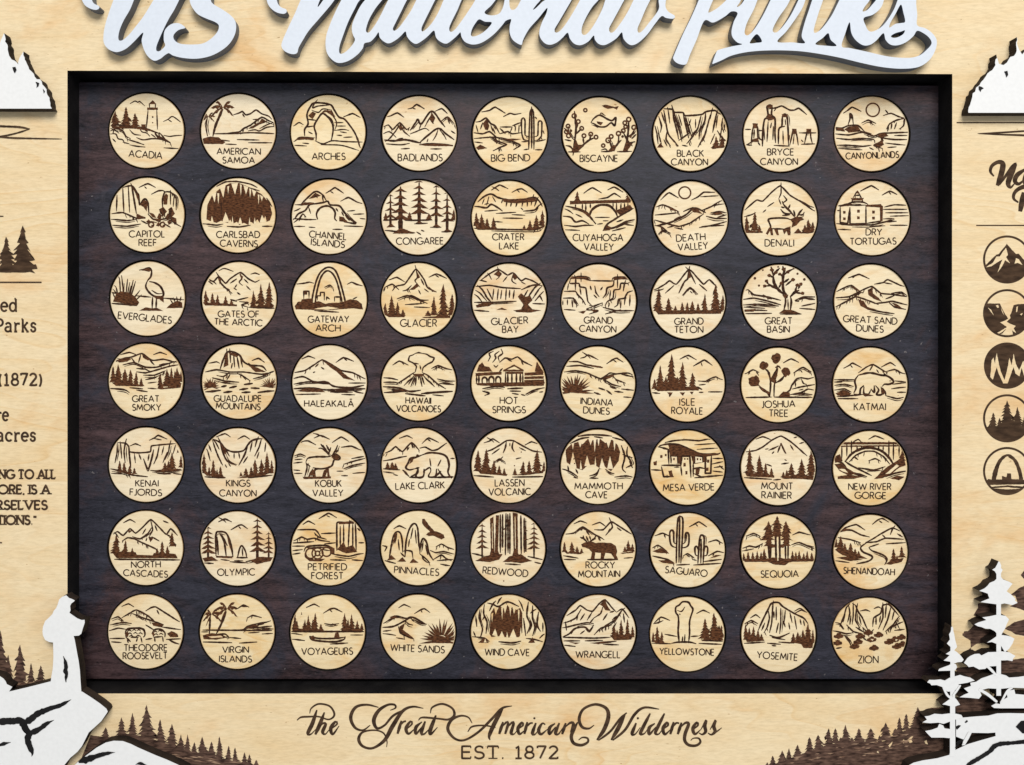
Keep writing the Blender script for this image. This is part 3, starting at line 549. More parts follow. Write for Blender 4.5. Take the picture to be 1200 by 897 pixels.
"l7 460,110 500,80 540,60 580,85 605,75 640,110 660,100 690,110 725,130;l 540,62 545,90 530,105;l 580,90 560,115;l 605,80 600,110 620,125;l 500,85 510,105;l 640,115 660,125;l7 470,110 490,115;l7 450,135 500,130 560,140 640,145;l8 640,150 690,130 730,130;l 520,145 515,190;l7 540,145 535,195;l7 555,150 550,190;l7 575,145 572,195;l7 590,150 588,185;l7 610,150 605,190;l7 470,150 500,200;l7 460,165 490,200;l7 490,145 515,195;l7 450,180 470,205;l7 670,150 650,185;l7 700,140 665,190;l7 720,145 690,190;l7 735,160 700,200;l7 440,205 520,205 620,200;f 440,218 480,205 520,208 500,222 445,228;f 530,238 555,228 580,238;f 605,240 640,235 650,215 640,200 625,180 640,165 660,180 680,175 690,195 670,215 690,235 730,240 680,250 620,248;l7 440,240 500,245;l7 690,210 745,212;f 520,82 540,62 556,80 545,95;f 600,90 608,78 625,98 612,108;l7 480,175 510,205;l7 720,170 735,200"),
(2,1,982,200,'stepped mesa walls along a deep valley, named Grand Canyon',[('GRAND',918,295,1043,297,28),('CANYON',898,332,1058,336,28)],
"l8 850,95 900,90 940,95 945,110;l7 945,108 1050,110;l8 1040,110 1050,95 1110,92 1125,110;l7 860,95 855,120 895,120 900,135 925,140 930,170 935,200 950,215;l 880,95 885,120;l 905,95 905,115;l7 840,155 880,155 890,170 910,190 925,215;l 850,120 845,150;l7 825,185 870,185 880,205 890,220;l7 845,190 845,215;l7 865,190 868,225;l7 900,140 905,170;l7 880,125 880,150;l8 1050,100 1045,130 1020,140 1015,165 1000,185;l7 1125,110 1110,120 1080,120 1075,145 1050,150 1045,185 1020,200 1010,220;l7 1140,150 1110,160 1095,185 1070,190 1065,215 1050,225;l7 1100,170 1095,215;l7 1120,170 1118,220;l7 1080,195 1078,230;l7 1095,125 1090,155;l7 945,130 950,150;l7 965,130 970,160 985,180;l7 990,150 1000,135;l 960,170 975,185;l7 940,215 960,220 1000,205;l 960,220 930,235 980,240 940,255;f 945,230 975,238 960,248;f 892,245 930,238 915,254;l7 1000,225 1060,240 1130,240;l 840,235 880,238;l7 1010,255 1080,235;l 825,195 825,215;f 850,88 935,92 945,110 915,102 880,100 850,102;f 1045,95 1110,90 1120,105 1085,102 1050,106;l 1065,105 1065,140;l 1035,150 1030,190;l 1030,205 1025,225"),
(2,2,192,202,'a triangular peak above a row of firs, named Grand Teton',[('GRAND',132,303,258,301,28),('TETON',132,338,257,338,28)],
"l7 55,145 90,125 110,110 140,125 195,60 235,100 260,125 285,105 320,140;l8 195,62 190,100 175,115 150,165;l7 195,65 215,105 225,125;l7 165,175 200,140 235,170;l 200,155 210,165;l7 90,165 130,130;l7 240,125 275,155;f 195,65 204,95 190,102;d 160,105,3 170,130,3;t 62,245,105,22 105,245,60,16 135,248,30,10 165,248,45,12 188,248,45,12 210,248,50,14 235,248,40,12 265,245,80,16 313,248,125,24 345,240,70,14;f 45,240 340,238 335,255 60,258;l 70,150 85,145"),
(2,2,593,202,'a gnarled pine tree beneath stars, named Great Basin',[('GREAT',530,299,648,299,28),('BASIN',540,336,637,336,28)],
"l9 612,240 620,200 615,170;l9 640,245 645,200 640,175;l12 615,170 590,150 570,120 565,85;l12 628,175 610,150 608,100 612,75;l12 640,180 660,160 680,150;l10 590,150 555,130 540,120;l10 608,120 635,100;l10 565,95 550,85;l10 610,90 595,80;l10 612,85 628,70;l10 565,90 575,72;l9 660,160 670,130;l9 660,160 692,165;l9 675,145 685,125;l9 545,125 535,110;l9 555,130 530,132;l9 590,140 600,122;l9 565,85 560,60;l9 612,75 610,58;l9 620,130 650,105;b 560,62,10,8 577,72,9,8 548,86,9,8 611,58,10,8 630,70,9,8 594,80,9,7 536,110,9,8 528,132,9,8 652,104,10,8 671,128,9,8 694,164,9,8 687,124,9,8 600,120,8,7;f 590,252 612,235 650,238 685,252;l7 595,255 690,255;d 485,98,6 503,130,5 655,55,5 672,78,5 702,103,6 520,62,4 587,48,4;l7 435,155 455,148 480,170 510,175 540,180 600,195;l7 440,190 480,185 530,195 600,215;l7 520,170 545,185 560,190;l7 440,215 500,212 590,220;l7 435,240 500,238 540,240;l 450,225 530,230;f 440,235 490,232 480,245 440,245;l7 660,195 700,180 750,180;l7 690,220 750,208;l7 660,195 680,200;l 680,230 750,235;l 470,253 560,252;l7 700,185 730,190;f 605,170 632,170 628,185 615,185;l 630,190 632,235"),
(2,2,998,202,'bare wind-blown dunes with shaded crests, named Great Sand Dunes',[('GREAT SAND',874,290,1110,302,28),('DUNES',932,331,1050,337,28)],
"l7 895,98 925,88 945,82 990,102;l 925,90 915,98;l7 1010,125 1050,118 1070,105 1125,130;l 1050,118 1090,125;l7 840,160 880,140 910,130 950,160;l7 840,185 900,180 960,150 1000,135 1040,165 1090,170 1155,180;l7 840,225 900,195 930,180 980,195 1030,215;f 982,150 1005,136 1004,165 1030,185 1045,203 1010,190 985,172;l7 1010,210 1060,205 1090,200 1150,215;l7 960,160 900,180;f 938,190 965,200 980,225 1025,238 980,235 950,220;l7 1075,205 1100,225 1145,235;l7 980,235 1050,248 1100,255;l7 1060,190 1100,175;l7 1085,165 1130,160 1155,175;f 905,132 930,140 955,158 935,152;f 1085,205 1110,212 1135,232 1105,222"),
(3,0,192,190,'layered hills and dense dark forest, named Great Smoky',[('GREAT',133,282,250,282,27),('SMOKY',133,320,258,320,27)],
"l7 60,105 100,90 130,85 175,70 220,100 270,95 310,105;l7 80,75 120,65 150,75;l7 225,75 255,65 285,75;l7 130,90 150,120;l7 170,75 160,110;l7 210,100 230,120;l7 90,120 140,110 190,130 240,130 320,105;l7 150,150 190,155 230,145 300,125;l7 180,165 230,165 280,145;l7 150,135 200,140;l7 80,95 110,105;l7 190,185 240,175;l 200,200 240,195;t 70,205,90,20 100,210,75,18 125,210,70,16 48,195,70,16 150,210,60,14 172,212,35,10 255,225,70,14 285,215,80,18 305,215,85,18 330,205,75,18 320,215,70,16 348,195,50,10;f 40,195 180,208 180,215 60,212;f 245,225 300,215 350,200 345,220 260,228;l8 60,225 100,230 120,242;l7 150,230 200,238;l 200,222 240,225;l7 120,220 180,225;f 60,100 110,88 130,92 110,105 75,110;f 175,72 215,98 200,100 180,88;l 190,140 215,150;l 250,120 290,112"),
(3,0,600,192,'a flat-topped mesa over desert scrub, named Guadalupe Mountains',[('GUADALUPE',489,280,697,280,27),('MOUNTAINS',498,311,692,317,27)],
"l8 515,140 530,95 545,65 565,60 600,75 620,105 650,120 700,125 720,145;l7 545,65 545,120;l7 560,70 562,110;l7 575,70 580,130;l7 590,80 600,135;l7 605,85 615,130;l7 570,110 565,135;f 550,62 600,72 590,85 560,75;l7 640,110 660,130;f 640,120 680,130 720,150 670,150;l7 450,150 500,140 560,150 620,150 700,160 750,150;l7 500,165 530,170 560,150;l7 590,155 620,170 650,190;l7 560,160 545,185;l7 610,160 630,185;l7 480,175 540,190 600,195;l7 660,180 700,170 740,150;l7 475,110 500,105 515,112;l7 655,100 685,90 712,108;a 475,215,45,-20,200,15;a 735,215,45,0,180,13;f 445,205 470,190 495,200 500,215 460,222;f 712,215 735,195 752,205 750,222;l9 520,215 545,210;l9 555,220 590,212;l9 620,205 660,200;l9 600,228 640,222;l9 650,220 690,222;l9 480,235 520,230;l9 530,240 570,235;l9 610,240 650,238;l9 680,240 720,235;l8 520,195 560,200;f 540,70 550,65 552,120 530,130"),
(3,0,998,197,'a long shaded mountain ridge, named Haleakala',[('HALEAKALĀ',888,303,1103,304,27)],
"l7 840,155 890,145 930,120 965,98 1000,115 1050,145 1100,155 1150,180;f 965,100 1010,118 1050,148 1080,172 1112,190 1060,180 1030,152 1000,130;l7 950,115 935,130;l7 960,130 975,140;l7 925,155 935,150;l7 875,95 905,82 935,92;l7 1025,110 1060,88 1105,105;l7 1060,90 1075,102;l8 840,180 880,172 910,185 930,195 960,200 1000,205;l7 840,205 900,195 960,195;l8 920,200 980,195 1020,215 1090,220 1150,210;l8 840,225 920,222 980,230 1050,228 1155,225;f 850,235 900,222 960,228 980,240 900,240;l8 1030,235 1090,230 1120,240;l 870,250 960,248;l 1050,250 1110,252;l7 1000,240 1100,240;l 1080,200 1140,200"),
(3,1,190,200,'an erupting volcano with a smoke plume, named Hawaii Volcanoes',[('HAWAII',133,288,243,290,27),('VOLCANOES',93,323,286,326,27)],
"l7 90,205 130,180 165,155 175,150;l7 205,152 230,165 270,200 310,225;l7 175,150 180,125 165,110 145,100 150,80 165,75 175,68;l7 205,150 210,130 230,115 250,105 258,88 240,82 225,72 205,68;l7 175,68 190,65 205,68;l 165,110 190,115;l 180,130 175,145;l 195,120 200,140;l7 190,158 190,185;l7 180,158 165,190 155,215;l7 170,165 145,205;l7 200,160 215,205;l7 210,165 235,195;l7 195,165 205,215;l7 220,175 260,215;l7 180,175 175,210;l7 160,175 125,210;f 162,158 218,158 205,170 175,170;l7 75,120 105,102 145,120;l 115,105 125,118;l7 245,135 275,122 310,135;l 275,125 285,135;l7 35,175 70,178 100,185;l7 270,180 310,190 345,190;l7 35,195 80,195 110,200;l7 280,200 340,205;l8 40,215 100,220 150,235 200,230;l9 200,245 260,240 340,235;l8 50,240 130,235;f 100,225 130,225 150,238 120,235;l7 70,230 110,232;l8 130,245 220,255;l 250,250 300,255"),
(3,1,586,202,'a bath house with arched wings and rising steam, named Hot Springs',[('HOT',548,290,625,291,28),('SPRINGS',515,331,660,331,28)],
"f 562,142 610,118 652,142 652,149 562,149;w 580,141 610,127 636,141;s7 572,150 572,205 648,205 648,150;l9 582,155 582,205;l9 600,155 600,205;l9 620,155 620,205;l9 637,155 637,205;f 575,150 648,150 648,160 575,160;f 440,156 555,150 555,163 440,170;l9 455,165 455,205;l9 470,205 470,182 480,175 490,182 490,205;l9 500,205 500,180 510,172 520,180 520,205;l9 530,205 530,180 540,172 550,180 550,205;l8 445,170 445,200;f 655,155 738,150 738,164 655,168;f 655,172 740,169 740,181 655,183;f 655,187 742,184 742,196 655,199;f 445,150 455,120 470,108 480,125 500,130 515,150;f 700,150 710,105 725,130 742,155;l7 560,135 545,150;f 440,200 745,194 740,212 560,216 450,210;l7 495,105 505,85 500,70 520,60;l7 515,110 530,90 525,75 545,60;l7 545,105 540,85 560,70 555,55;l 520,120 530,130 540,120;l7 545,110 570,90 600,95 625,85 650,105 690,125;l7 580,95 600,105;l7 640,100 650,120;l8 470,225 530,215 570,220;l8 470,235 500,245 480,255;l8 660,250 690,235 720,225;l8 580,225 650,222;l8 590,235 640,236;l7 600,245 630,250;l7 640,250 660,255;l 720,240 738,238"),
(3,1,978,202,'a spiky beach grass clump beside dunes, named Indiana Dunes',[('INDIANA',902,291,1042,300,28),('DUNES',914,331,1028,337,28)],
"l7 900,90 920,85 935,75 980,97;l 935,80 945,92;l7 1015,115 1045,95 1060,90 1090,108;l 1045,97 1060,108;l7 850,105 890,105 930,120 1000,130;l7 850,125 900,122 960,135;f 930,116 990,125 1000,134 950,128;l7 835,150 880,145 930,155 990,180 1030,155 1060,158;l7 990,185 1020,170 1050,160 1110,155 1135,165;l7 1000,180 1040,205 1080,215;l7 1045,170 1060,185 1100,200;l7 1080,160 1125,170;l8 1015,230 1040,250;l8 960,240 990,250;l8 980,220 1010,230;l8 1050,235 1090,240;l7 1080,225 1130,230;l7 1090,260 1120,262;l7 1030,215 1060,225;a 875,238,84,-4,184,17;f 828,238 845,212 880,200 908,218 915,245 870,242;f 1000,180 1040,160 1050,168 1010,186"),
(3,2,190,205,'an island of dark firs mirrored in water, named Isle Royale',[('ISLE',156,297,222,297,29),('ROYALE',120,334,256,337,29)],
"t 70,230,110,24 120,230,160,30 168,230,125,26 212,228,75,20 45,225,45,12 95,230,60,16 145,230,60,16;f 30,215 80,215 240,215 240,232 60,235;l7 155,95 180,82 195,78 230,98;l 185,85 195,95;l7 215,125 245,108 265,98 300,122;l 250,110 255,125;l7 235,190 270,192 290,180 315,172 330,180;l 240,208 270,205;l8 230,215 255,228;l7 40,242 70,245;l7 280,238 325,238;l7 110,250 112,260;l7 165,240 165,250;l7 240,240 260,240;f 100,240 125,240 115,258;f 155,240 180,240 170,256;f 200,238 218,238 210,250"),
(3,2,590,207,'a branching yucca tree with round tufts, named Joshua Tree',[('JOSHUA',518,307,663,303,29),('TREE',549,345,631,346,29)],
"l8 552,258 555,200 550,170;l8 570,258 572,205 580,185;l10 555,185 545,150 530,135;l10 570,200 600,185 620,160;l10 560,175 580,145 585,120;l8 548,240 520,225 500,205;l8 550,258 540,235;b 580,90,22,24 525,122,22,20 622,150,22,22 483,190,28,28;l8 575,130 590,125 600,135;f 545,165 560,175 575,160 590,130 585,165 572,200 555,190;f 500,205 530,225 552,240 548,250 520,235;l7 445,262 560,260;l7 570,260 740,262;l7 610,250 640,230 650,205 670,180 690,175 720,180 750,172;l7 650,225 690,215 750,205;l7 690,180 700,200 715,205;l7 640,250 690,240 720,225 750,230;f 590,257 610,235 640,240 640,260;l7 655,250 700,245 740,250;l 665,195 665,215;l7 680,230 700,225;l7 450,155 478,140 505,152;l7 610,110 645,92 680,108;l7 655,155 685,135 700,130 735,150;l 685,140 695,152"),
(3,2,993,207,'a bear walking by a river facing right, named Katmai',[('KATMAI',922,319,1060,319,30)],
"l9 940,165 990,155 1040,165 1065,168 1085,180 1095,195 1075,205 1055,205 1045,215;l9 940,165 925,190 930,220 920,245;l9 920,248 945,250 950,225 965,210;l9 965,215 965,245 985,248 995,230;l9 995,225 1010,240 1010,210;l9 1015,210 1030,230 1020,250 1045,248 1040,215;l9 1045,220 1060,245 1060,255;l8 1050,170 1055,160 1065,168;d 1080,190,3;l7 840,185 880,185 930,185;l7 940,155 975,130 1005,118 1050,145 1070,155;l7 1005,120 990,145;l 1020,140 1030,155;l7 1060,150 1100,140 1130,155;l7 875,135 900,122 915,112 955,132;l 905,120 915,132;l7 1040,130 1080,110 1105,125;l7 835,210 880,205 920,215;l7 840,230 880,225 910,240;f 840,245 870,230 910,245 900,255 850,255;l7 870,258 960,250;f 955,248 985,248 1010,256 970,259;f 1040,218 1058,240 1052,252 1040,240;l7 1060,255 1110,268 1140,262;l7 1085,225 1120,220;l 1090,205 1130,200;l7 1110,240 1150,240;l7 850,268 940,268;l 1100,190 1150,195;l7 845,195 870,195"),
(4,0,192,187,'fjord cliffs above a calm inlet, named Kenai Fjords',[('KENAI',146,282,245,282,27),('FJORDS',121,320,260,324,27)],
"l7 65,90 100,92 115,105 120,130 160,135 210,130 215,105 250,100 310,95;l7 65,92 65,130 55,180;l7 100,95 95,130 100,180;l8 115,105 120,160 125,200;l7 80,100 85,160;l7 75,170 80,200;l 140,135 145,180;l7 160,140 170,165;l8 180,160 200,205 215,165 225,120;l7 250,100 240,150 225,185;l 270,105 260,145;l7 295,100 290,130 275,165;l 320,105 310,140;l7 205,140 200,170;l 285,130 265,180;l7 205,80 230,68 245,58 285,75;l 225,72 260,78;l7 120,105 145,95 170,105;t 95,220,45,12 120,225,35,12 140,228,28,10 75,215,40,10 305,205,75,16 330,200,80,16 275,210,35,12 345,200,55,10 290,208,40,10;l7 35,205 70,212 130,232 200,240;l7 210,212 270,218 350,210;f 225,212 290,205 345,205 340,212 270,218;l7 240,225 300,228;l 50,225 100,228;l 310,225 350,230;f 35,205 90,215 140,230 80,222"),
(4,0,597,190,'a V-shaped valley between firs and crags, named Kings Canyon',[('KINGS',546,282,650,282,28),('CANYON',516,325,677,326,28)],
"l8 465,85 485,75 520,90 540,115 575,130 620,125 640,100 660,80 700,72 720,80;l8 520,90 530,130 550,170 590,190;l7 540,115 560,150;l8 640,105 625,145 600,190;l7 485,78 495,110 510,150 530,190;l7 465,90 480,130;l7 500,90 515,120;l7 700,75 690,110 670,150;l7 720,85 715,130;l7 660,85 650,130;l7 680,80 672,110;l 580,135 580,160;l 600,130 605,160;l7 640,150 620,180;l 555,180 565,195;l 540,185 548,200;l7 465,130 475,170;l7 690,130 680,160;l7 500,65 540,50 565,65;l7 595,75 625,60 650,75;t 448,225,90,14 488,235,70,14 520,238,45,12 505,235,30,8 470,235,40,10 632,235,35,12 655,235,40,12 672,232,70,14 700,230,70,14 725,225,95,16 745,225,60,10 610,238,20,8;f 445,222 540,240 545,245 460,235;f 590,245 650,232 740,222 700,238 620,245;l7 450,240 540,245;l7 640,245 750,232;f 520,92 540,115 548,145 535,135"),
(4,0,998,190,'an antlered caribou on open tundra, named Kobuk Valley',[('KOBUK',937,283,1051,283,28),('VALLEY',925,325,1058,325,28)],
"l8 895,175 905,158 940,152 985,152 1005,150;l8 895,175 900,200 890,240;l8 895,180 915,195;l8 905,245 920,215 925,205;l8 935,240 935,210 965,205;l8 925,200 960,205 990,200 1010,190 1020,165 1040,165 1045,155 1025,140 1005,148;f 965,240 975,210 995,200 1000,240 990,240 988,220 980,242;f 905,245 915,215 935,205 940,245 925,245 922,230;f 1005,148 1025,140 1045,155 1035,165 1015,162;l8 1000,150 985,130 965,115 950,115;l8 990,135 970,100;l8 975,115 960,95;l8 995,140 1005,110;l8 1010,145 1025,125 1035,100;l8 1020,130 1040,125;l8 1000,130 985,100;f 880,240 1005,238 1005,248 885,250;l7 930,70 960,58 1000,75;l7 840,115 880,85 905,82 940,100;l7 1010,90 1050,65 1085,85;l7 1050,110 1095,105 1130,120;l7 840,150 870,140 895,150;l7 840,180 880,175;l 845,165 880,162;l7 1060,185 1110,170 1150,160;l7 1095,160 1150,150;l7 1060,205 1100,190 1150,180;l 840,210 870,212;l 850,225 880,225;l 1030,215 1060,215;l 1050,235 1080,235;l 1100,225 1130,222;l 950,55 970,66"),
(4,1,192,190,'a bear with lowered head facing left, named Lake Clark',[('LAKE CLARK',91,297,305,291,29)],
"l9 205,145 240,135 290,140 315,155 325,190 320,220 330,240;l9 205,145 180,155 155,160 145,180 135,200 150,210 175,205;l9 175,205 195,200;l9 190,200 180,240 210,240 215,210;l9 155,240 185,225 190,205;l9 215,205 215,235;l9 215,215 240,200 245,215;l9 245,215 235,240 265,238 270,205;l9 275,205 300,240 330,240;l9 265,240 290,215;l9 125,215 150,240;l8 120,210 140,225;l8 180,155 185,145 195,150;l7 240,160 245,195;l7 290,165 275,195;f 155,165 170,160 165,175 150,185;l7 40,170 70,165 110,155 140,150;l7 35,140 70,125 90,108 120,130 160,90 195,125;l7 195,115 220,110 250,125 275,120 310,95 330,85;l 160,92 165,115;l 150,110 140,125;l7 105,72 140,60 165,72;l7 205,95 235,70 280,90;l 230,75 245,85;t 55,205,30,12 75,205,30,14 90,205,25,10;f 45,200 100,200 100,206 45,206;l7 35,205 110,210;l 50,220 85,225;l 80,230 100,235;l8 150,243 210,243;l8 235,243 332,243;l 330,160 345,160"),
(4,1,585,190,'a broad volcano behind two groups of firs, named Lassen Volcanic',[('LASSEN',525,280,653,279,29),('VOLCANIC',498,320,680,318,29)],
"l7 480,130 510,120 545,100 575,80 605,80 650,105 690,125 725,130;l8 575,80 570,110 560,135;l8 605,82 600,110 610,130;l 590,90 590,105;l7 510,140 545,115;l 630,110 660,125;l7 520,175 545,160 570,175;l 560,150 545,165;d 620,160,3 610,190,3 640,130,3;l 615,160 640,155;l7 475,90 500,82 515,72 545,90;l 510,78 520,88;l7 655,100 685,85 715,95;t 450,215,95,20 487,220,105,22 520,225,60,14 543,228,40,12 565,230,30,10 612,230,30,10 648,225,55,14 675,222,55,14 710,218,100,22 740,215,45,10;f 440,205 500,215 580,228 575,235 460,225;f 600,232 660,222 740,212 735,222 660,232;l7 455,235 520,240;l7 600,240 740,238"),
(4,1,978,195,'a dark cave mouth with pale stalagmites, named Mammoth Cave',[('MAMMOTH',876,294,1085,293,28),('CAVE',924,331,1018,332,28)],
"f 835,120 860,95 890,85 910,95 935,70 960,78 985,70 1010,90 1040,75 1065,100 1075,130 1068,170 1050,195 1035,215 1015,200 1005,190 990,205 960,185 930,190 910,210 880,200 860,190 840,175;w 853,197 868,130 884,200;w 984,202 995,155 1010,202;w 1018,204 1030,148 1044,204;w 918,192 930,145 943,190;w 890,80 900,110 908,85;w 863,92 867,120 873,92;w 958,72 963,130 970,76;w 975,68 980,105 986,70;w 1045,78 1050,125 1056,84;w 898,205 902,165 908,205;w 962,190 966,150 971,192;w 935,70 945,100 955,74;w 1015,85 1024,112 1034,78;l8 870,65 930,55 990,55 1040,60;l8 850,95 900,72 940,65;l8 1040,65 1090,80 1110,100;l8 1080,100 1095,150 1085,200 1100,220;l8 1110,95 1105,140 1125,180 1100,200;l7 1085,140 1110,150;l8 840,210 870,225 890,240;l7 880,205 890,225;l8 940,235 970,225 985,200;l8 1010,205 1030,220 1050,225;l8 1050,240 1100,235 1130,240;l7 940,245 980,245;l7 845,190 850,215;l7 1115,170 1130,200;l7 870,240 890,245;d 872,160,3 875,180,3;l7 960,62 1000,68"),
(4,2,190,200,'cliff dwellings under an overhang, named Mesa Verde',[('MESA VERDE',83,303,307,299,29)],
"l7 90,90 130,82 180,78 240,82 280,75 310,80;l9 65,105 100,97 150,100 200,120 250,140 320,140 335,135;f 105,100 150,102 200,122 255,142 275,150 275,175 215,185 205,150 165,150 160,185 115,180 110,125;l 220,100 300,95;l 230,120 310,115;s8 68,110 105,120 108,185;s8 75,190 160,190 165,150 200,150 205,245;s8 75,195 85,240 130,240;s7 160,190 165,235;f 105,215 120,212 128,240 112,240;f 172,180 182,180 182,195 172,195;f 180,215 190,215 190,230 180,230;f 70,145 80,145 80,158 70,158;f 90,140 98,140 98,150 90,150;d 178,162,4 190,162,4;s8 268,150 268,225 292,225 295,145;l7 300,160 340,160;l7 295,185 340,175;f 272,200 282,200 282,215 272,215;s8 215,240 215,205 245,200 268,205;f 225,205 245,205 240,230 225,230;l7 215,225 260,245;f 40,175 55,170 55,190 42,190;l7 330,190 345,205;l7 300,215 345,220;l8 220,245 330,235;l 305,200 340,195;l7 40,210 75,212;f 250,140 320,138 335,134 325,145 270,152;w 118,150 146,150 146,182 118,182;s 118,150 146,150 146,182;s 118,150 118,182;f 127,158 134,158 134,168 127,168;w 222,150 256,152 256,176 222,180;s 222,150 256,152 256,176;s 222,150 222,180;f 230,158 237,158 237,168 230,168;f 244,160 250,160 250,168 244,168;s7 215,180 215,205;l 130,198 155,198;l 100,232 100,245;f 276,165 286,165 286,178 276,178"),
(4,2,588,202,'a snow peak above dark firs, named Mount Rainier',[('MOUNT',514,295,650,297,29),('RAINIER',515,335,645,337,29)],
"l7 460,130 490,125 520,110 560,80 600,62 640,85 670,110 715,150;l8 545,125 570,115 590,105;l8 600,95 585,135;l8 600,95 620,140;l7 640,100 655,125;l7 570,130 560,140;l 690,130 700,140;l 530,120 545,118;l7 480,80 520,65 555,78;l7 655,70 680,65 700,75;l7 680,95 710,88 730,100;l7 535,185 560,195;l7 600,185 635,180;l 615,165 625,170;t 462,225,110,22 505,230,85,18 532,235,55,14 558,240,40,10 645,235,55,16 690,235,75,18 732,235,110,22 610,243,25,10 625,240,30,10;f 440,220 570,235 570,245 450,240;f 600,245 660,232 745,235 740,255 680,250 610,250;l7 445,245 560,252;l7 565,255 600,252;f 595,95 602,92 625,140 612,125"),
(4,2,993,202,'a steel arch bridge over a gorge, named New River Gorge',[('NEW RIVER',898,297,1085,297,28),('GORGE',926,335,1062,337,28)],
"f 862,87 1122,87 1122,98 862,98;f 862,102 1126,100 1126,107 862,109;l11 885,170 910,140 945,120 990,112 1040,125 1075,155 1095,185;l7 900,175 930,145 970,128 1010,128 1050,150 1080,185;l7 868,105 868,160;l7 890,105 890,150;l7 910,105 910,135;l7 935,105 935,120;l7 1050,105 1050,125;l7 1075,105 1075,150;l7 1095,105 1095,165;l7 1120,105 1120,150;l7 1030,105 1030,118;l7 955,105 955,115;l7 985,75 1015,60 1055,75;l7 915,88 940,75 955,88;l7 985,170 1015,160 1040,172;l7 920,150 940,165;l8 880,170 910,190 950,210 1000,235;l8 835,170 870,180 900,215 950,230 980,240;f 835,185 865,180 890,200 930,225 900,235 860,215;f 850,238 900,230 960,240 920,249 850,250;f 1010,250 1040,220 1070,195 1110,170 1140,150 1150,190 1120,200 1090,225 1050,245;w 1060,228 1110,185 1120,192 1080,225;w 855,205 880,205 895,222 870,215;l8 1060,240 1100,225 1150,215;f 1080,247 1110,235 1145,240 1120,255;l7 940,200 1010,210 1060,195;l7 980,215 1040,212;f 835,150 860,140 872,172 838,178;t 1135,170,60,12"),
(5,0,190,190,'a pyramid peak between firs and a meadow, named North Cascades',[('NORTH',126,277,254,275,27),('CASCADES',91,312,285,319,27)],
"l7 45,130 65,118 90,135 120,105 145,125 175,100 212,65 250,100 280,130 300,105 330,135;l7 130,140 165,150 200,125 215,100;l7 212,70 220,110 205,140;l7 230,90 240,115;l7 190,105 175,130;l7 215,140 250,160;l7 195,145 190,160;f 200,140 225,145 210,165;l7 85,160 110,145 140,150 170,165 235,195 235,215;l7 280,130 300,140;f 110,110 130,115 115,125;l7 90,80 120,65 145,78;l7 265,70 290,80;t 60,215,85,22 100,215,60,14 130,218,30,10 262,215,55,14 305,220,100,26 240,220,30,10 285,220,40,12;f 40,205 320,215 330,235 60,235;w 145,208 225,212 220,222 150,220;l7 50,240 310,242;l 60,130 70,145"),
(5,0,595,192,'two sea stacks between drooping pines, named Olympic',[('OLYMPIC',507,311,670,309,29)],
"p 465,92,248,42,12,6;p 682,58,248,46,14,6;p 732,118,242,30,10,5;l8 500,225 500,130 515,118 545,125 565,170 575,230;l8 515,125 535,160 545,225;l8 525,130 550,180;l8 505,140 510,220;l8 595,230 605,190 615,180 630,205 635,230;l7 615,190 618,225;f 500,223 575,226 570,235 500,232;l8 590,232 640,232;l7 510,75 540,62 570,75;l 535,68 545,78;l7 565,110 600,90 615,88 640,105;l 600,95 610,105;f 440,235 480,226 510,245 450,250;l7 440,255 490,258;l7 630,250 680,240 745,235;l7 560,250 640,255;l 520,240 560,245;l 580,245 620,246;f 650,245 690,228 752,230 740,247 680,260;f 545,125 560,160 570,215 555,170"),
(5,0,993,190,'a rock butte and cut petrified logs, named Petrified Forest',[('PETRIFIED',904,285,1073,285,28),('FOREST',919,324,1057,324,28)],
"l8 1030,200 1030,150 1030,95 1035,75 1075,78 1090,70 1110,80 1115,200;f 1035,73 1112,70 1105,82 1040,84;l7 1045,90 1045,190;l7 1060,85 1060,180;l7 1085,80 1080,185;l7 1100,85 1100,190;f 1030,195 1060,160 1070,185 1100,175 1120,205 1070,212;l8 885,205 895,185 930,178 990,178 1005,195;l8 890,210 895,230 930,240;c 945,212,24;c 945,212,10;l 930,196 940,204;l 960,198 952,206;l 962,226 953,219;l 930,228 938,220;l 900,188 985,184;l 965,195 1000,200;c 915,212,22;c 985,205,20;f 890,230 930,238 980,235 960,247 910,247;l7 855,108 935,108 960,140;l7 960,125 1028,122;l7 845,155 875,140 900,150 930,145 960,155 1000,160;l7 860,165 930,160;l7 840,180 890,180;l7 975,170 1025,165;l7 930,120 950,140 985,150;l7 950,60 975,45 995,35 1030,55;l 985,45 1000,52;l7 880,85 905,70 935,85;l7 840,215 870,210;l 835,200 880,195;l7 1000,240 1070,242;l7 1095,240 1120,242;l7 1010,215 1080,225 1125,215;l7 1120,100 1140,120;l7 1125,165 1150,165;f 1000,180 1020,190 1020,215 1000,215"),
(5,1,188,190,'a condor soaring beside rock spires, named Pinnacles',[('PINNACLES',83,299,278,311,29)],
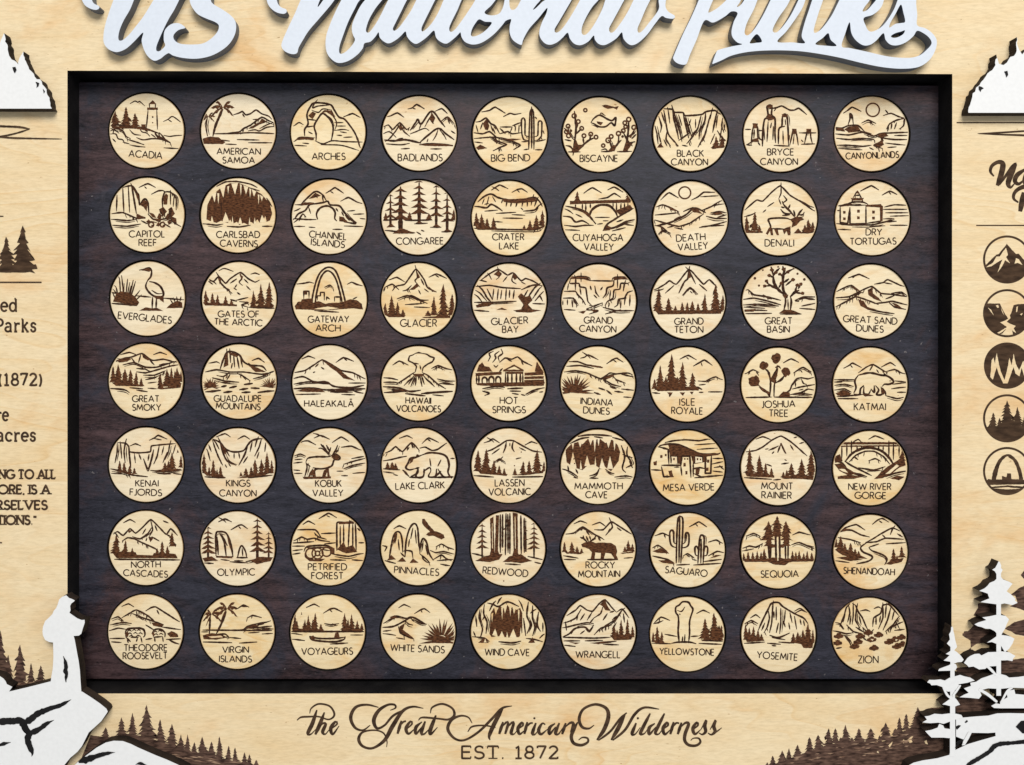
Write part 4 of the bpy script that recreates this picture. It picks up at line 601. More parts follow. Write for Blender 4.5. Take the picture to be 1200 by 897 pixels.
"l8 60,240 70,180 80,135 95,118 110,125 118,160 120,210;l7 95,125 85,170;l7 100,150 105,200;l8 130,230 135,160 150,105 170,82 185,100 190,160 195,205;l7 165,100 155,150;l7 175,110 180,170;l7 150,150 145,185;l8 195,215 200,170 210,148 225,165 235,210 255,245;l7 210,160 205,200;l7 220,175 230,220;l7 120,205 135,200 160,205 165,235;f 85,125 95,120 90,150 75,180;f 205,62 215,60 230,80 245,100 260,115 275,118 300,130 305,145 290,152 265,140 250,135 235,138 222,132 230,122 240,118 220,100 205,80;l7 240,200 265,210 300,205 340,215;l7 255,240 290,220 310,235;l7 265,185 290,172 320,188;l7 80,105 105,92 135,105;f 50,245 70,220 90,240;f 95,250 120,230 135,250;f 150,255 165,235 190,255;l7 195,215 220,235 240,255;l7 40,205 50,185 35,180;l7 270,245 330,240;l7 285,260 310,265;l7 205,235 230,255;l7 40,245 90,258;l7 110,210 130,230"),
(5,1,583,192,'tall straight redwood trunks, named Redwood',[('REDWOOD',473,300,670,315,29)],
"f 505,60 520,50 525,210 540,235 500,235 508,200;f 530,45 545,45 540,200 550,230 525,220;l8 560,40 560,200;l8 575,35 572,220;l8 592,35 592,215;f 604,32 626,32 628,210 645,240 600,235 608,200;w 613,50 616,50 618,190 615,190;w 513,80 515,80 517,190 514,190;l8 640,45 642,215;l8 655,55 655,210;l7 575,100 560,110;l8 550,60 550,210;l8 583,60 584,210;p 470,58,232,34,9,6;p 698,73,228,34,9,6;p 662,58,205,15,9,3;f 440,245 480,225 520,215 560,215 545,240 500,250;f 560,250 590,225 640,215 670,235 690,245 640,255 600,250;l7 440,215 480,225;l7 670,225 740,240;w 556,188 570,185 565,215;l7 570,258 640,262;l7 700,250 720,255;d 565,333,3"),
(5,1,978,195,'a solid dark moose before peaks, named Rocky Mountain',[('ROCKY',924,279,1050,279,28),('MOUNTAIN',891,319,1073,317,28)],
"l7 870,85 900,72 930,82;l7 830,130 870,125 910,98 960,130 990,145 1005,155;l7 950,90 985,78 1010,95;l7 960,110 1000,110 1035,75 1070,95 1125,130;l7 1035,78 1040,100 1010,135;l7 1060,100 1080,115;l7 1030,105 1020,125;l7 910,100 905,115;l7 925,115 940,135;f 903,174 925,163 945,160 965,168 1000,166 1035,168 1055,180 1062,205 1057,222 1066,240 1050,240 1035,215 1010,212 1002,240 988,240 990,212 965,210 962,240 944,240 950,210 938,195 925,190 908,186;l9 930,165 915,150 905,142;l9 935,162 925,138;l9 940,162 960,150 970,132;l8 945,155 940,138;l8 950,152 968,150;l8 910,150 898,142;l8 915,152 912,135;t 862,212,50,12 885,212,30,10 830,208,45,10 905,212,20,8 1110,205,50,14 1095,208,25,10 1128,205,35,10;l7 830,225 890,235;f 830,208 910,212 900,218 840,215;f 1075,212 1135,205 1130,212 1085,216;l8 930,241 1065,241;l 820,240 880,242;l 1090,235 1130,232"),
(5,2,190,200,'two armed cacti, one tall and one small, named Saguaro',[('SAGUARO',91,299,275,317,29)],
"l8 140,258 143,120 148,60 158,52 168,62 168,120 160,258;l8 155,65 152,255;l8 143,190 120,180 112,155 112,120 120,112 128,120 130,165 143,172;l8 165,190 185,185 195,170 195,130 187,122 180,130 178,165 167,172;l8 235,260 240,180 245,140 252,133 262,142 262,180 258,260;l8 250,150 248,258;l8 240,225 225,220 222,190 228,182 234,190 238,208;l8 262,225 275,220 278,190 270,182 265,190 262,208;l7 195,98 220,85 240,75 275,98;l 225,85 235,95;l7 50,135 80,125 115,140;l7 280,165 315,155 340,168;l7 35,190 60,178 100,205;f 35,205 70,190 100,205 110,215 60,212;l7 170,225 190,215 220,235;l7 280,225 320,205 345,210;f 285,235 315,220 340,222 310,232;l7 35,225 100,240 130,255;f 60,245 110,242 135,262 80,255;l7 140,265 200,262;l7 215,265 330,258;l 210,240 230,245;l7 260,250 340,240;l 185,220 200,230"),
(5,2,588,203,'three giant trees over a low forest, named Sequoia',[('SEQUOIA',511,318,676,316,29)],
"l8 540,100 548,245;l8 555,150 553,245;l9 575,90 578,250;l9 592,90 595,250;l8 618,130 620,245;l8 632,130 630,245;t 545,155,85,24 583,138,90,27 622,155,85,24 545,125,55,20 622,125,55,20 583,105,58,22 545,180,40,20 622,180,40,20;f 533,150 560,145 555,165 540,160;f 568,125 600,125 595,140 575,140;f 608,150 638,148 632,162 615,160;b 562,180,14,10 605,180,12,10;t 435,245,35,10 455,243,40,10 475,245,40,10 495,245,45,10 512,245,40,10 525,245,55,10 650,245,45,10 665,245,40,10 680,245,45,10 700,245,35,10 715,245,45,10 735,243,35,10;f 432,235 745,235 745,248 650,250 600,258 560,250 440,250;f 530,245 560,230 600,232 640,245 620,265 570,262;w 583,200 586,200 588,245 584,245;l7 450,135 480,125 510,138;l7 650,132 680,120 720,130;l7 430,190 460,180 490,185 520,168;l7 645,175 680,165 740,190;l 700,175 745,185;l 440,200 480,192"),
(5,2,993,206,'a road winding through mountains, named Shenandoah',[('SHENANDOAH',874,300,1098,308,28)],
"l7 1000,85 1025,65 1045,58 1075,75;l 1030,68 1045,78;l7 850,125 880,100 930,85 970,110;l7 970,165 1000,150 1040,125 1090,100 1135,120;l7 870,110 910,110 950,130 990,140;l7 840,140 900,150 950,165;l7 970,165 1020,160 1060,145 1140,150;l7 1090,105 1080,130;l7 1045,130 1060,145;l7 1060,170 1140,165;l8 975,165 950,185 960,205 1000,225 985,245 930,258;l8 985,185 1000,200 1050,220 1065,240 1055,262;l7 985,185 1030,170;t 862,195,60,20 880,205,40,12 905,210,45,14 840,185,40,12 925,220,30,12 940,225,25,10 1095,245,55,16 1130,230,50,14 1110,250,30,10;f 835,195 880,190 950,220 980,235 930,235 870,220;f 840,230 890,225 960,240 900,245;f 1060,258 1085,240 1140,232 1130,250 1080,262;l7 850,245 900,252;f 850,120 880,102 905,105 880,115;l7 1110,125 1135,140"),
(6,0,190,190,'two grazing bison before dry hills',[('THEODORE',97,275,285,275,28),('ROOSEVELT',92,311,285,309,28)],
"l7 40,135 70,125 95,145;l7 85,130 120,110 150,95 200,120 240,155;l7 190,100 215,85 235,82 280,110 335,145;l7 40,160 90,150 130,155;l7 150,100 155,120 180,140;f 150,97 200,120 180,115;l7 240,95 250,115;l7 130,110 180,130 270,160;l7 35,185 70,175 105,180;l7 190,160 230,185;l7 260,170 330,180;l7 85,80 115,68 140,82;l9 100,200 110,180 145,175 180,180 188,205 180,215;l8 105,200 105,218;l8 125,215 160,215;l 110,190 120,183 130,190;l 132,187 141,181 150,188;l 152,187 161,182 170,189;l 112,202 122,196 132,203;l 137,200 146,194 156,201;l 160,200 168,195 178,202;l 118,212 128,207 138,213;l 148,212 158,207 170,212;f 100,196 112,188 118,200 112,214 102,212;l8 150,235 155,218;l8 105,215 125,235;l8 218,200 230,182 255,180 275,195 275,215;l8 225,215 265,212;l 226,194 234,188 242,194;l 245,190 253,185 262,191;l 228,205 237,200 246,206;l 250,203 258,198 268,204;f 218,200 226,194 232,204 224,214;f 285,200 305,188 330,200 335,215 300,215;l8 290,225 320,240;l7 40,220 100,220;l7 190,225 220,220;l7 280,225 345,222;l7 110,225 115,240;l7 170,215 175,238;l7 230,215 232,235;l7 265,212 268,235;f 215,150 240,152 270,162 260,172 225,165;l7 40,235 85,238"),
(6,0,592,190,'two leaning palms by a calm cove, named Virgin Islands',[('VIRGIN',528,282,642,282,27),('ISLANDS',514,322,655,324,27)],
"l9 470,200 472,160 475,120;l9 500,200 525,150 545,100;m 548,88,58;m 480,112,52;f 440,205 480,195 520,200 550,215 500,225 445,222;w 465,210 520,207 530,214 480,217;l7 500,200 540,200 560,218;l7 590,90 620,72 645,82;l 610,78 635,80;l7 635,130 660,118 700,128;l7 590,182 620,180 640,165 680,155 720,148 745,140;f 630,175 660,158 690,162 665,178;l7 650,175 700,170 745,165;l7 680,160 710,155;l7 440,182 745,185;l 640,195 690,192;l 700,200 735,198;l7 560,215 610,220;l7 470,235 570,238;l7 600,240 680,235;l7 700,178 740,178;l 440,190 465,190"),
(6,0,990,192,'a canoe on a lake edged with firs, named Voyageurs',[('VOYAGEURS',876,292,1100,290,29)],
"t 845,180,70,12 875,182,80,16 905,182,65,12 935,182,75,14 960,185,30,10 925,185,50,10 890,185,50,10 855,185,45,10 1065,182,75,14 1095,182,70,14 1120,180,40,10 1140,182,30,8 1080,185,50,10;f 835,175 970,180 970,190 835,188;f 1050,178 1145,180 1145,190 1050,188;l8 830,190 1150,190;l7 895,85 930,70 955,82;l7 970,110 1000,92 1020,88 1055,105;l 1000,95 1010,105;l7 975,155 1005,160 1040,155;l 1010,155 1030,165;l9 910,210 920,225 960,232 1020,235 1060,225 1068,212;l8 910,210 950,220 1020,220 1065,215;f 1018,217 1023,196 1037,193 1044,217;f 915,212 927,207 937,222 920,226;l7 850,225 890,230;l7 1000,245 1080,240;l 850,200 880,205;l 1090,205 1130,205"),
(6,1,187,190,'a spiky yucca beside smooth dunes, named White Sands',[('WHITE SANDS',66,272,302,282,29)],
"l7 100,85 125,70 155,82;l7 170,110 200,92 215,88 240,105;l 200,95 205,105;l7 40,150 90,120 130,130 160,130;f 60,125 85,116 100,130 70,130;l8 30,170 80,165 130,140 160,125 220,155;l7 130,140 145,155 165,160;l7 155,130 170,145;f 105,165 130,150 120,180 160,210 170,222 130,205 105,190;l7 100,165 110,195 150,215 170,222;l 60,200 90,205;l 90,215 130,222;l 50,185 70,182;a 290,228,95,-8,186,18;f 245,238 255,215 285,205 320,217 340,240;l8 165,135 200,152 225,156"),
(6,1,583,192,'a rocky cave lined with icicle shapes, named Wind Cave',[('WIND CAVE',481,295,675,297,29)],
"f 500,200 505,110 520,85 535,95 545,75 560,90 575,65 590,90 605,80 620,95 635,85 645,110 645,195 630,215 600,218 560,215 530,210 510,215;w 588,218 605,178 622,222;w 543,214 555,188 567,216;w 512,206 525,178 537,212;w 520,83 528,115 538,83;w 560,72 568,110 580,70;w 600,76 608,112 618,82;l8 535,70 545,50;l8 500,100 515,70;l8 515,70 540,80 580,60 630,80;l8 480,60 475,110 490,150 485,200;l7 460,85 455,130 470,180 460,220;l7 440,120 445,170;l7 640,70 650,100;l8 670,70 665,120 680,160 665,200;l8 690,85 690,130 700,170 690,210;l8 715,110 710,160 725,190;l7 735,150 735,190;l7 650,130 660,210;l7 445,215 480,220 500,235;l7 660,220 700,225 735,235;f 450,240 480,215 495,240;f 670,240 690,215 700,240;w 475,238 482,222 488,238;w 508,112 512,150 517,108;w 552,85 556,140 560,88;w 588,85 592,125 596,86;w 625,92 629,150 633,96;w 634,215 638,170 643,212;w 574,217 578,190 583,217;l8 540,235 600,240 640,232;l7 470,140 480,120;l7 680,110 690,100;l7 720,220 735,205;l7 430,190 440,215"),
(6,1,980,192,'crowded peaks over a lake with firs right, named Wrangell',[('WRANGELL',881,304,1075,305,29)],
"l7 840,120 880,95 900,75 930,95 955,100 985,65 1010,50 1040,85 1060,105;l7 850,145 880,130 905,90;l7 955,100 930,140;f 985,70 1010,52 1020,75 1035,100 1010,95 1000,80;l7 1000,80 990,110 960,130;l7 1060,105 1085,90 1115,130;l7 1085,95 1050,140 1010,165 990,185;l7 1040,140 1060,120;l7 840,170 880,160 930,150 960,155;l8 850,200 880,175 920,170 940,185 960,160;l7 960,205 990,175 1040,160;l7 900,200 920,185;l7 870,180 860,200;l7 920,110 900,140;l7 890,110 885,140;l7 1020,110 1000,140;l7 1030,105 1050,100;l7 960,130 940,155;l7 1060,150 1040,180;l7 1090,110 1095,150;t 1050,215,55,12 1080,220,85,14 1108,218,85,14 1130,215,50,10 1062,220,40,10;f 1030,205 1130,205 1125,225 1050,228;l7 850,215 960,218 1030,215;l7 860,230 900,230;f 850,235 900,238 880,245;l7 920,230 1000,228;l7 960,240 1060,232;l7 840,250 880,255;f 940,240 1000,232 1040,238 980,245;l7 1000,245 1070,248;l7 835,145 840,185"),
(6,2,190,200,'a geyser column beside firs, named Yellowstone',[('YELLOWSTONE',69,288,307,293,27)],
"l8 155,240 150,190 152,150 150,120 140,105 140,82 155,72 170,58 195,60 205,75 215,90 210,110 205,125 200,150 200,200 195,240;l 145,95 165,100 180,80;l 155,110 160,115;l7 180,200 178,235;l7 170,210 168,235;l7 45,150 75,125 115,140;l7 60,150 85,140;l7 230,110 260,95 290,108;l7 90,200 145,210;l7 205,210 240,208;l8 120,240 150,235 200,235 230,242;l7 60,240 120,242;t 40,235,45,10 58,235,70,14 78,238,50,10 268,220,90,20 308,225,120,28 340,215,55,14 330,230,70,20 275,232,60,18;f 40,228 85,230 85,240 50,240;l7 250,225 350,232;l7 240,240 345,245"),
(6,2,590,203,'a great granite cliff over pines, named Yosemite',[('YOSEMITE',495,305,672,317,29)],
"l8 500,185 520,140 545,90 560,65 590,62 610,80 660,110 700,130 720,155;l7 545,95 550,130 540,170 525,195;l7 565,75 560,150 550,195;l7 580,80 580,140;l7 600,85 600,150 595,200;l7 620,95 615,150;l7 640,105 650,150;l7 660,120 670,180;l7 685,135 690,160;l7 570,100 570,130;l7 610,140 620,170;l7 635,150 640,180;l7 590,150 580,195;l7 530,150 515,185;l7 700,140 705,165;l7 660,110 690,95 715,105;l7 465,130 490,115 510,130;l7 440,155 470,140 500,155;l 660,100 685,88 705,98;l8 550,205 590,215 640,195;l7 560,215 620,225;t 445,225,70,12 462,225,55,12 480,225,60,12 500,225,45,12 515,228,30,10 655,235,40,12 675,235,45,12 698,235,55,12 720,250,100,20 742,240,60,10 685,240,40,10;f 440,205 520,215 525,230 450,235;f 640,235 700,222 745,225 740,262 700,262 690,245;l7 450,240 530,235;l7 540,240 600,245;l7 590,235 660,240;l7 560,250 580,252"),
(6,2,990,205,'two ragged towers over scrubby bushes, named Zion',[('ZION',941,328,1029,328,31)],
"l7 860,170 880,120 890,85 910,65 930,75 940,100 960,130 975,165 985,185;l7 900,75 905,110 895,150;l7 920,75 920,120 915,160;l7 935,90 930,140 950,175;l7 885,110 875,150;l7 910,120 905,160;l7 945,120 955,160;l7 840,150 860,155 880,180;l7 1005,170 1010,130 1040,110 1050,75 1075,70 1095,90 1120,120;l7 1050,80 1050,130 1030,180;l7 1065,75 1060,130;l7 1085,85 1070,140 1050,185;l7 1100,100 1090,140;l7 1120,125 1095,160 1060,190;l7 1020,125 1020,160;l7 1130,150 1090,170 1080,195;l7 1040,120 1035,150;l7 1100,185 1145,180;l7 850,190 890,200 920,195;l7 890,160 920,190 960,200;l7 960,170 990,200 1010,180;l7 930,170 970,195;l7 950,100 975,95 995,102;l 1010,90 1030,82 1045,90;b 844,212,11,8 857,203,12,8 867,211,11,9 855,216,12,7 839,242,11,8 852,233,12,8 862,241,11,9 850,246,12,7 974,197,11,8 987,188,12,8 997,196,11,9 985,201,12,7 929,237,11,8 942,228,12,8 952,236,11,9 940,241,12,7 989,227,11,8 1002,218,12,8 1012,226,11,9 1000,231,12,7 1019,207,11,8 1032,198,12,8 1042,206,11,9 1030,211,12,7 1064,237,11,8 1077,228,12,8 1087,236,11,9 1075,241,12,7 1089,227,11,8 1102,218,12,8 1112,226,11,9 1100,231,12,7 1119,217,11,8 1132,208,12,8 1142,216,11,9 1130,221,12,7 1099,257,11,8 1112,248,12,8 1122,256,11,9 1110,261,12,7 1124,247,11,8 1137,238,12,8 1147,246,11,9 1135,251,12,7 914,257,11,8 927,248,12,8 937,256,11,9 925,261,12,7 999,264,11,8 1012,255,12,8 1022,263,11,9 1010,268,12,7 939,212,11,8 952,203,12,8 962,211,11,9 950,216,12,7;l7 840,265 870,260;l8 880,205 900,230 910,250;l7 960,215 980,230;w 995,222 1010,224 1004,230;w 1105,222 1115,226 1106,232"),
]

Z_PANEL, Z_TOKEN, Z_HOLE = -30.0, -33.0, -42.0
R_TOKEN, R_HOLE = 43.9, 45.7

def draw(ink, prog, ox, oy, rnd):
    K = 3.75
    X = lambda s: ox + float(s)/K
    Y = lambda s: oy + float(s)/K
    for cmd in prog.split(';'):
        head, *items = cmd.split()
        op, arg = head[0], head[1:]
        w = (float(arg) if arg else 6.0)/K*WSC
        V = [tuple(float(v) for v in it.split(',')) for it in items]
        if op in 'ls':
            cx, cy, R = ink.clip
            q = [(X(a), Y(c), w) for a, c in V]
            # lines that run off the edge of the token reach its rim
            for e in (0, -1):
                p, p2 = (q[0], q[1]) if e == 0 else (q[-1], q[-2])
                dx, dy = p[0]-p2[0], p[1]-p2[1]; l = math.hypot(dx, dy) or 1
                rr = math.hypot(p[0]-cx, p[1]-cy)
                if rr > 33.5 and (dx*(p[0]-cx)+dy*(p[1]-cy))/l/rr > 0.55:
                    ext = (p[0]+dx/l*(R-rr+2)*1.1, p[1]+dy/l*(R-rr+2)*0.6, w)
                    q = [ext]+q if e == 0 else q+[ext]
            ink.line(q, 0.45, op == 'l', True, 0.45 if arg == '7' else 1.0)
            high = Y(sum(v[1] for v in V)/len(V)) < cy-19
            if op == 'l' and arg in ('7', '8') and len(V) > 2 and not high and rnd.random() < 0.5:
                # a thinner companion stroke just under part of the line
                m = len(V); i0 = rnd.randint(0, max(0, m-3)); sub = V[i0:i0+3]
                off = rnd.uniform(6.5, 10)
                if math.hypot(sub[-1][0]-sub[0][0], sub[-1][1]-sub[0][1]) > 26:
                    flat = abs(sub[-1][0]-sub[0][0]) > abs(sub[-1][1]-sub[0][1])
                    c2 = [(X(a*0.86+sub[1][0]*0.14+(0 if flat else off)), Y(c*0.86+sub[1][1]*0.14+(off if flat else 0)), 1.2) for a, c in sub]
                    ink.line(c2, 0.4, True)
            if op == 'l' and arg == '7' and len(V) > 2 and not high:
                # short shading ticks falling away from the ridge lines
                for (a, c), (a2, c2) in zip(V, V[1:]):
                    dx, dy = a2-a, c2-c
                    if abs(dy) < 0.30*abs(dx) or abs(dx) < 0.45*abs(dy): continue
                    n = int(math.hypot(dx, dy)/11)
                    for _ in range(n):
                        if rnd.random() < 0.42: continue
                        t = rnd.random(); l = rnd.uniform(8, 20); sl = 1 if dy > 0 else -1
                        x0, y0 = a+dx*t, c+dy*t+2
                        ex = sl*l*rnd.uniform(0.05, 0.55)
                        ink.line([(X(x0), Y(y0), 1.35), (X(x0+ex*0.4), Y(y0+l*0.5), 1.15), (X(x0+ex), Y(y0+l), 0.7)], 0.5, True)
        elif op in 'fw':
            ink.fill([(X(a), Y(b)) for a, b in V], 0 if op == 'f' else 1)
        elif op == 't':
            for a, b, h, hw in V: ink.fir(X(a), Y(b), h/K, hw/K, rnd)
        elif op == 'p':
            for a, y0, y1, hw, tw, n in V: ink.pine(X(a), Y(y0), Y(y1), hw/K, tw/K, int(n), rnd)
        elif op == 'c':
            for a, b, r in V: ink.ring(X(a), Y(b), r/K, 6.5/K*WSC)
        elif op == 'd':
            for a, b, r in V: ink.disc(X(a), Y(b), r/K)
        elif op == 'b':
            for a, b, rx, ry in V: ink.blob(X(a), Y(b), rx/K, ry/K, rnd)
        elif op == 'a':
            for a, b, r, a0, a1, n in V: ink.fan(X(a), Y(b), r/K, a0, a1, int(n), rnd)
        elif op == 'm':
            for a, b, r in V:
                for ang in (205, 165, 128, 90, 52, 18, -25, 238):
                    c, s = math.cos(math.radians(ang)), -math.sin(math.radians(ang))
                    q = r*rnd.uniform(0.85, 1.05); droop = r*0.42
                    p = [(a, b), (a+c*q*0.5, b+s*q*0.5+droop*0.02), (a+c*q, b+s*q+droop*0.75)]
                    up = [(X(a+c*q*t*1.02), Y(b+s*q*t+droop*t*t*0.75-r*0.14*math.sin(math.pi*t))) for t in (0, .2, .4, .6, .8, 1)]
                    dn = [(X(a+c*q*t*1.02), Y(b+s*q*t+droop*t*t*0.75+r*0.17*math.sin(math.pi*t)*(1 if k % 2 else .4))) for k, t in enumerate((.9, .75, .6, .45, .3, .1))]
                    ink.fill(up+dn, 0, False)
WSC = 1.08

def token_mesh():
    me = MB(); n = 96
    r = R_TOKEN * (DIST-Z_TOKEN)/DIST * S; e = 0.65*S
    t = 9*S
    P = lambda rr, i, z: (rr*math.cos(2*math.pi*i/n), rr*math.sin(2*math.pi*i/n), z)
    me.face([P(r-e, i, 0) for i in range(n)], 0)
    for i in range(n):
        me.face([P(r-e, i, 0), P(r, i, -e*0.7), P(r, i+1, -e*0.7), P(r-e, i+1, 0)], 2)
        me.face([P(r, i, -e*0.7), P(r, i, -t), P(r, i+1, -t), P(r, i+1, -e*0.7)], 1)
    m = bpy.data.meshes.new('wood_disc')
    m.from_pydata(me.v, [], me.f); m.materials.append(TOKEN); m.materials.append(CHAR); m.materials.append(SCORCH)
    m.polygons.foreach_set('material_index', me.m); m.update()
    return m

CENTRES = []
def build_tokens():
    disc = token_mesh()
    for k, (row, strip, cx, cy, what, texts, prog) in enumerate(TOKENS):
        rnd = random.Random(100+k)
        ox, oy = STRIP_X[strip], STRIP_Y[row]
        px, py = ox+cx/3.75, oy+cy/3.75
        CENTRES.append((px, py))
        root = bpy.data.objects.new('wooden_token', None); col.objects.link(root)
        root.empty_display_size = 0.01
        base = Vector(W(px, py, Z_TOKEN))
        root.location = base + Vector((rnd.uniform(-0.4, 0.4)*S, rnd.uniform(-0.4, 0.4)*S, 0))
        root.rotation_euler = (rnd.uniform(-0.008, 0.008), rnd.uniform(-0.008, 0.008), 0)
        root['label'] = 'wooden token engraved with ' + what
        root['category'] = 'token'
        root['group'] = 'engraved wooden tokens in the dark tray'
        d = bpy.data.objects.new('wood_disc', disc); col.objects.link(d); d.parent = root
        ink = Ink(Z_TOKEN+0.03, (px, py, R_TOKEN-1.0))
        ink.line_slot = 2
        draw(ink, prog, ox, oy, rnd)
        ink.mb.build('scene_engraving', [INK, TOKEN, LINEINK], root, base)
        tx = Ink(Z_TOKEN+0.03, None)
        for s, x0, y0, x1, y1, cap in texts:
            write(tx, s, ox+x0/3.75, oy+y0/3.75, ox+x1/3.75, oy+y1/3.75, cap/3.75, TXW)
        tx.mb.build('name_engraving', [TEXTINK], root, base)
TXW = 1.38
# ---------------------------------------------------------------- the board
board = bpy.data.objects.new('wall_sign_board', None); col.objects.link(board)
board.location = (0, 0, -50*S)
board.empty_display_size = 0.05
board['label'] = 'pale maple sign board with a dark recessed tray, raised white lettering and cut-out scenery'
board['category'] = 'sign board'
def bpart(mb, name, mats, label=None):
    # children keep their own world position: built relative to the board's origin
    o = mb.build(name, mats, board, Vector((0, 0, -50*S)))
    if label: o['label'] = label
    return o

OPEN = [(79, 83), (1116, 87), (1115, 813), (79, 813)]          # corners of the opening in the face
EX0, EX1, EY0, EY1 = -170, 1370, -230, 1120
def build_board():
    # face sheet with the opening
    f = MB()
    O = [(EX0, EY0), (EX1, EY0), (EX1, EY1), (EX0, EY1)]
    for i in range(4):
        j = (i+1) % 4
        f.face([W(*O[i]), W(*OPEN[i]), W(*OPEN[j]), W(*O[j])], 0)
        f.face([W(*O[i]), W(*O[j]), W(*O[j])[:2]+(-12*S,), W(*O[i])[:2]+(-12*S,)], 1)
    bpart(f, 'face_sheet', [MAPLE, CHAR])
    # walls of the recess
    w = MB()
    for i in range(4):
        j = (i+1) % 4
        a, b = W(*OPEN[i]), W(*OPEN[j])
        w.face([a, b, b[:2]+(-46*S,), a[:2]+(-46*S,)], 0)
        c, d = W(*O[i]), W(*O[j])
        c2, d2 = c[:2]+(-12*S,), d[:2]+(-12*S,)
        w.face([c2, d2, d[:2]+(-50*S,), c[:2]+(-50*S,)], 0)
    w.face([W(*p)[:2]+(-48*S,) for p in O][::-1], 0)
    bpart(w, 'tray_wall', [BLACK])
    # dark panel with a round pocket for every token
    p = MB()
    xs = sorted(sum(CENTRES[r*9+c][0] for r in range(7))/7 for c in range(9))
    ys = [sum(CENTRES[r*9+c][1] for c in range(9))/9 for r in range(7)]
    x0, x1 = 91.5, 1101.0
    y0l, y0r, yb = 97.0, 101.0, 795.5
    xe = [x0] + [(a+b)/2 for a, b in zip(xs, xs[1:])] + [x1]
    ye = [None] + [(a+b)/2 for a, b in zip(ys, ys[1:])] + [yb]
    top = lambda x: y0l+(y0r-y0l)*(x-x0)/(x1-x0)
    kz = (DIST-Z_PANEL)/DIST
    for r in range(7):
        for c in range(9):
            cx, cy = CENTRES[r*9+c]
            xa, xb = xe[c], xe[c+1]
            ya_l = top(xa) if r == 0 else ye[r]; ya_r = top(xb) if r == 0 else ye[r]
            yb_ = ye[r+1]
            quad = [(xb, yb_), (xa, yb_), (xa, ya_l), (xb, ya_r)]
            angs = [2*math.pi*i/88 for i in range(88)] + [math.atan2(y-cy, x-cx) % (2*math.pi) for x, y in quad]
            angs = sorted(set(round(a, 6) for a in angs))
            def outer(a):
                dx, dy = math.cos(a), math.sin(a); best = None
                for i in range(4):
                    (ax, ay), (bx, by) = quad[i], quad[(i+1) % 4]
                    ex, ey = bx-ax, by-ay
                    den = dx*ey-dy*ex
                    if abs(den) < 1e-9: continue
                    t = ((ax-cx)*ey-(ay-cy)*ex)/den; u = ((ax-cx)*dy-(ay-cy)*dx)/den
                    if t > 0 and -1e-6 <= u <= 1+1e-6 and (best is None or t < best): best = t
                return (cx+dx*best, cy+dy*best)
            n = len(angs)
            Ov = [W(*outer(a), Z_PANEL) for a in angs]
            Iv = [W(cx+R_HOLE*math.cos(a), cy+R_HOLE*math.sin(a), Z_PANEL) for a in angs]
            for i in range(n):
                j = (i+1) % n
                p.face([Ov[j], Ov[i], Iv[i], Iv[j]], 0)
                lo = lambda q: (q[0], q[1], Z_HOLE*S)
                p.face([Iv[j], Iv[i], lo(Iv[i]), lo(Iv[j])], 1)
    # outer bevelled edge and bottom of the pockets
    R = [(x0, y0l), (x1, y0r), (x1, yb), (x0, yb)]
    V = [W(*q, Z_PANEL) for q in R]
    g = 1.0*S
    V2 = [(V[0][0]-g, V[0][1]+g), (V[1][0]+g, V[1][1]+g), (V[2][0]+g, V[2][1]-g), (V[3][0]-g, V[3][1]-g)]
    for i in range(4):
        j = (i+1) % 4
        p.face([V[j], V[i], V2[i]+((Z_PANEL-0.8)*S,), V2[j]+((Z_PANEL-0.8)*S,)], 0)
        p.face([V2[j]+((Z_PANEL-0.8)*S,), V2[i]+((Z_PANEL-0.8)*S,), V2[i]+(-45*S,), V2[j]+(-45*S,)], 1)
    p.face([v+(Z_HOLE*S,) for v in V2][::-1], 1)
    bpart(p, 'tray_panel', [STAIN, BLACK], 'dark stained panel with round pockets')

H1 = 13.5   # thickness of the glued-on cut-outs

def strokes(plate, scale, ox, oy, data, ext=0):
    for s in data:
        q = [(ox+x/scale, oy+y/scale, w/scale) for x, y, w in s]
        if ext and q[0][1] < 1 and q[0][1] < q[1][1]:
            d = (q[0][0]-q[1][0], q[0][1]-q[1][1]); l = math.hypot(*d)
            q = [(q[0][0]+d[0]/l*ext, q[0][1]+d[1]/l*ext, q[0][2]*0.8)] + q
        plate.stroke(q)

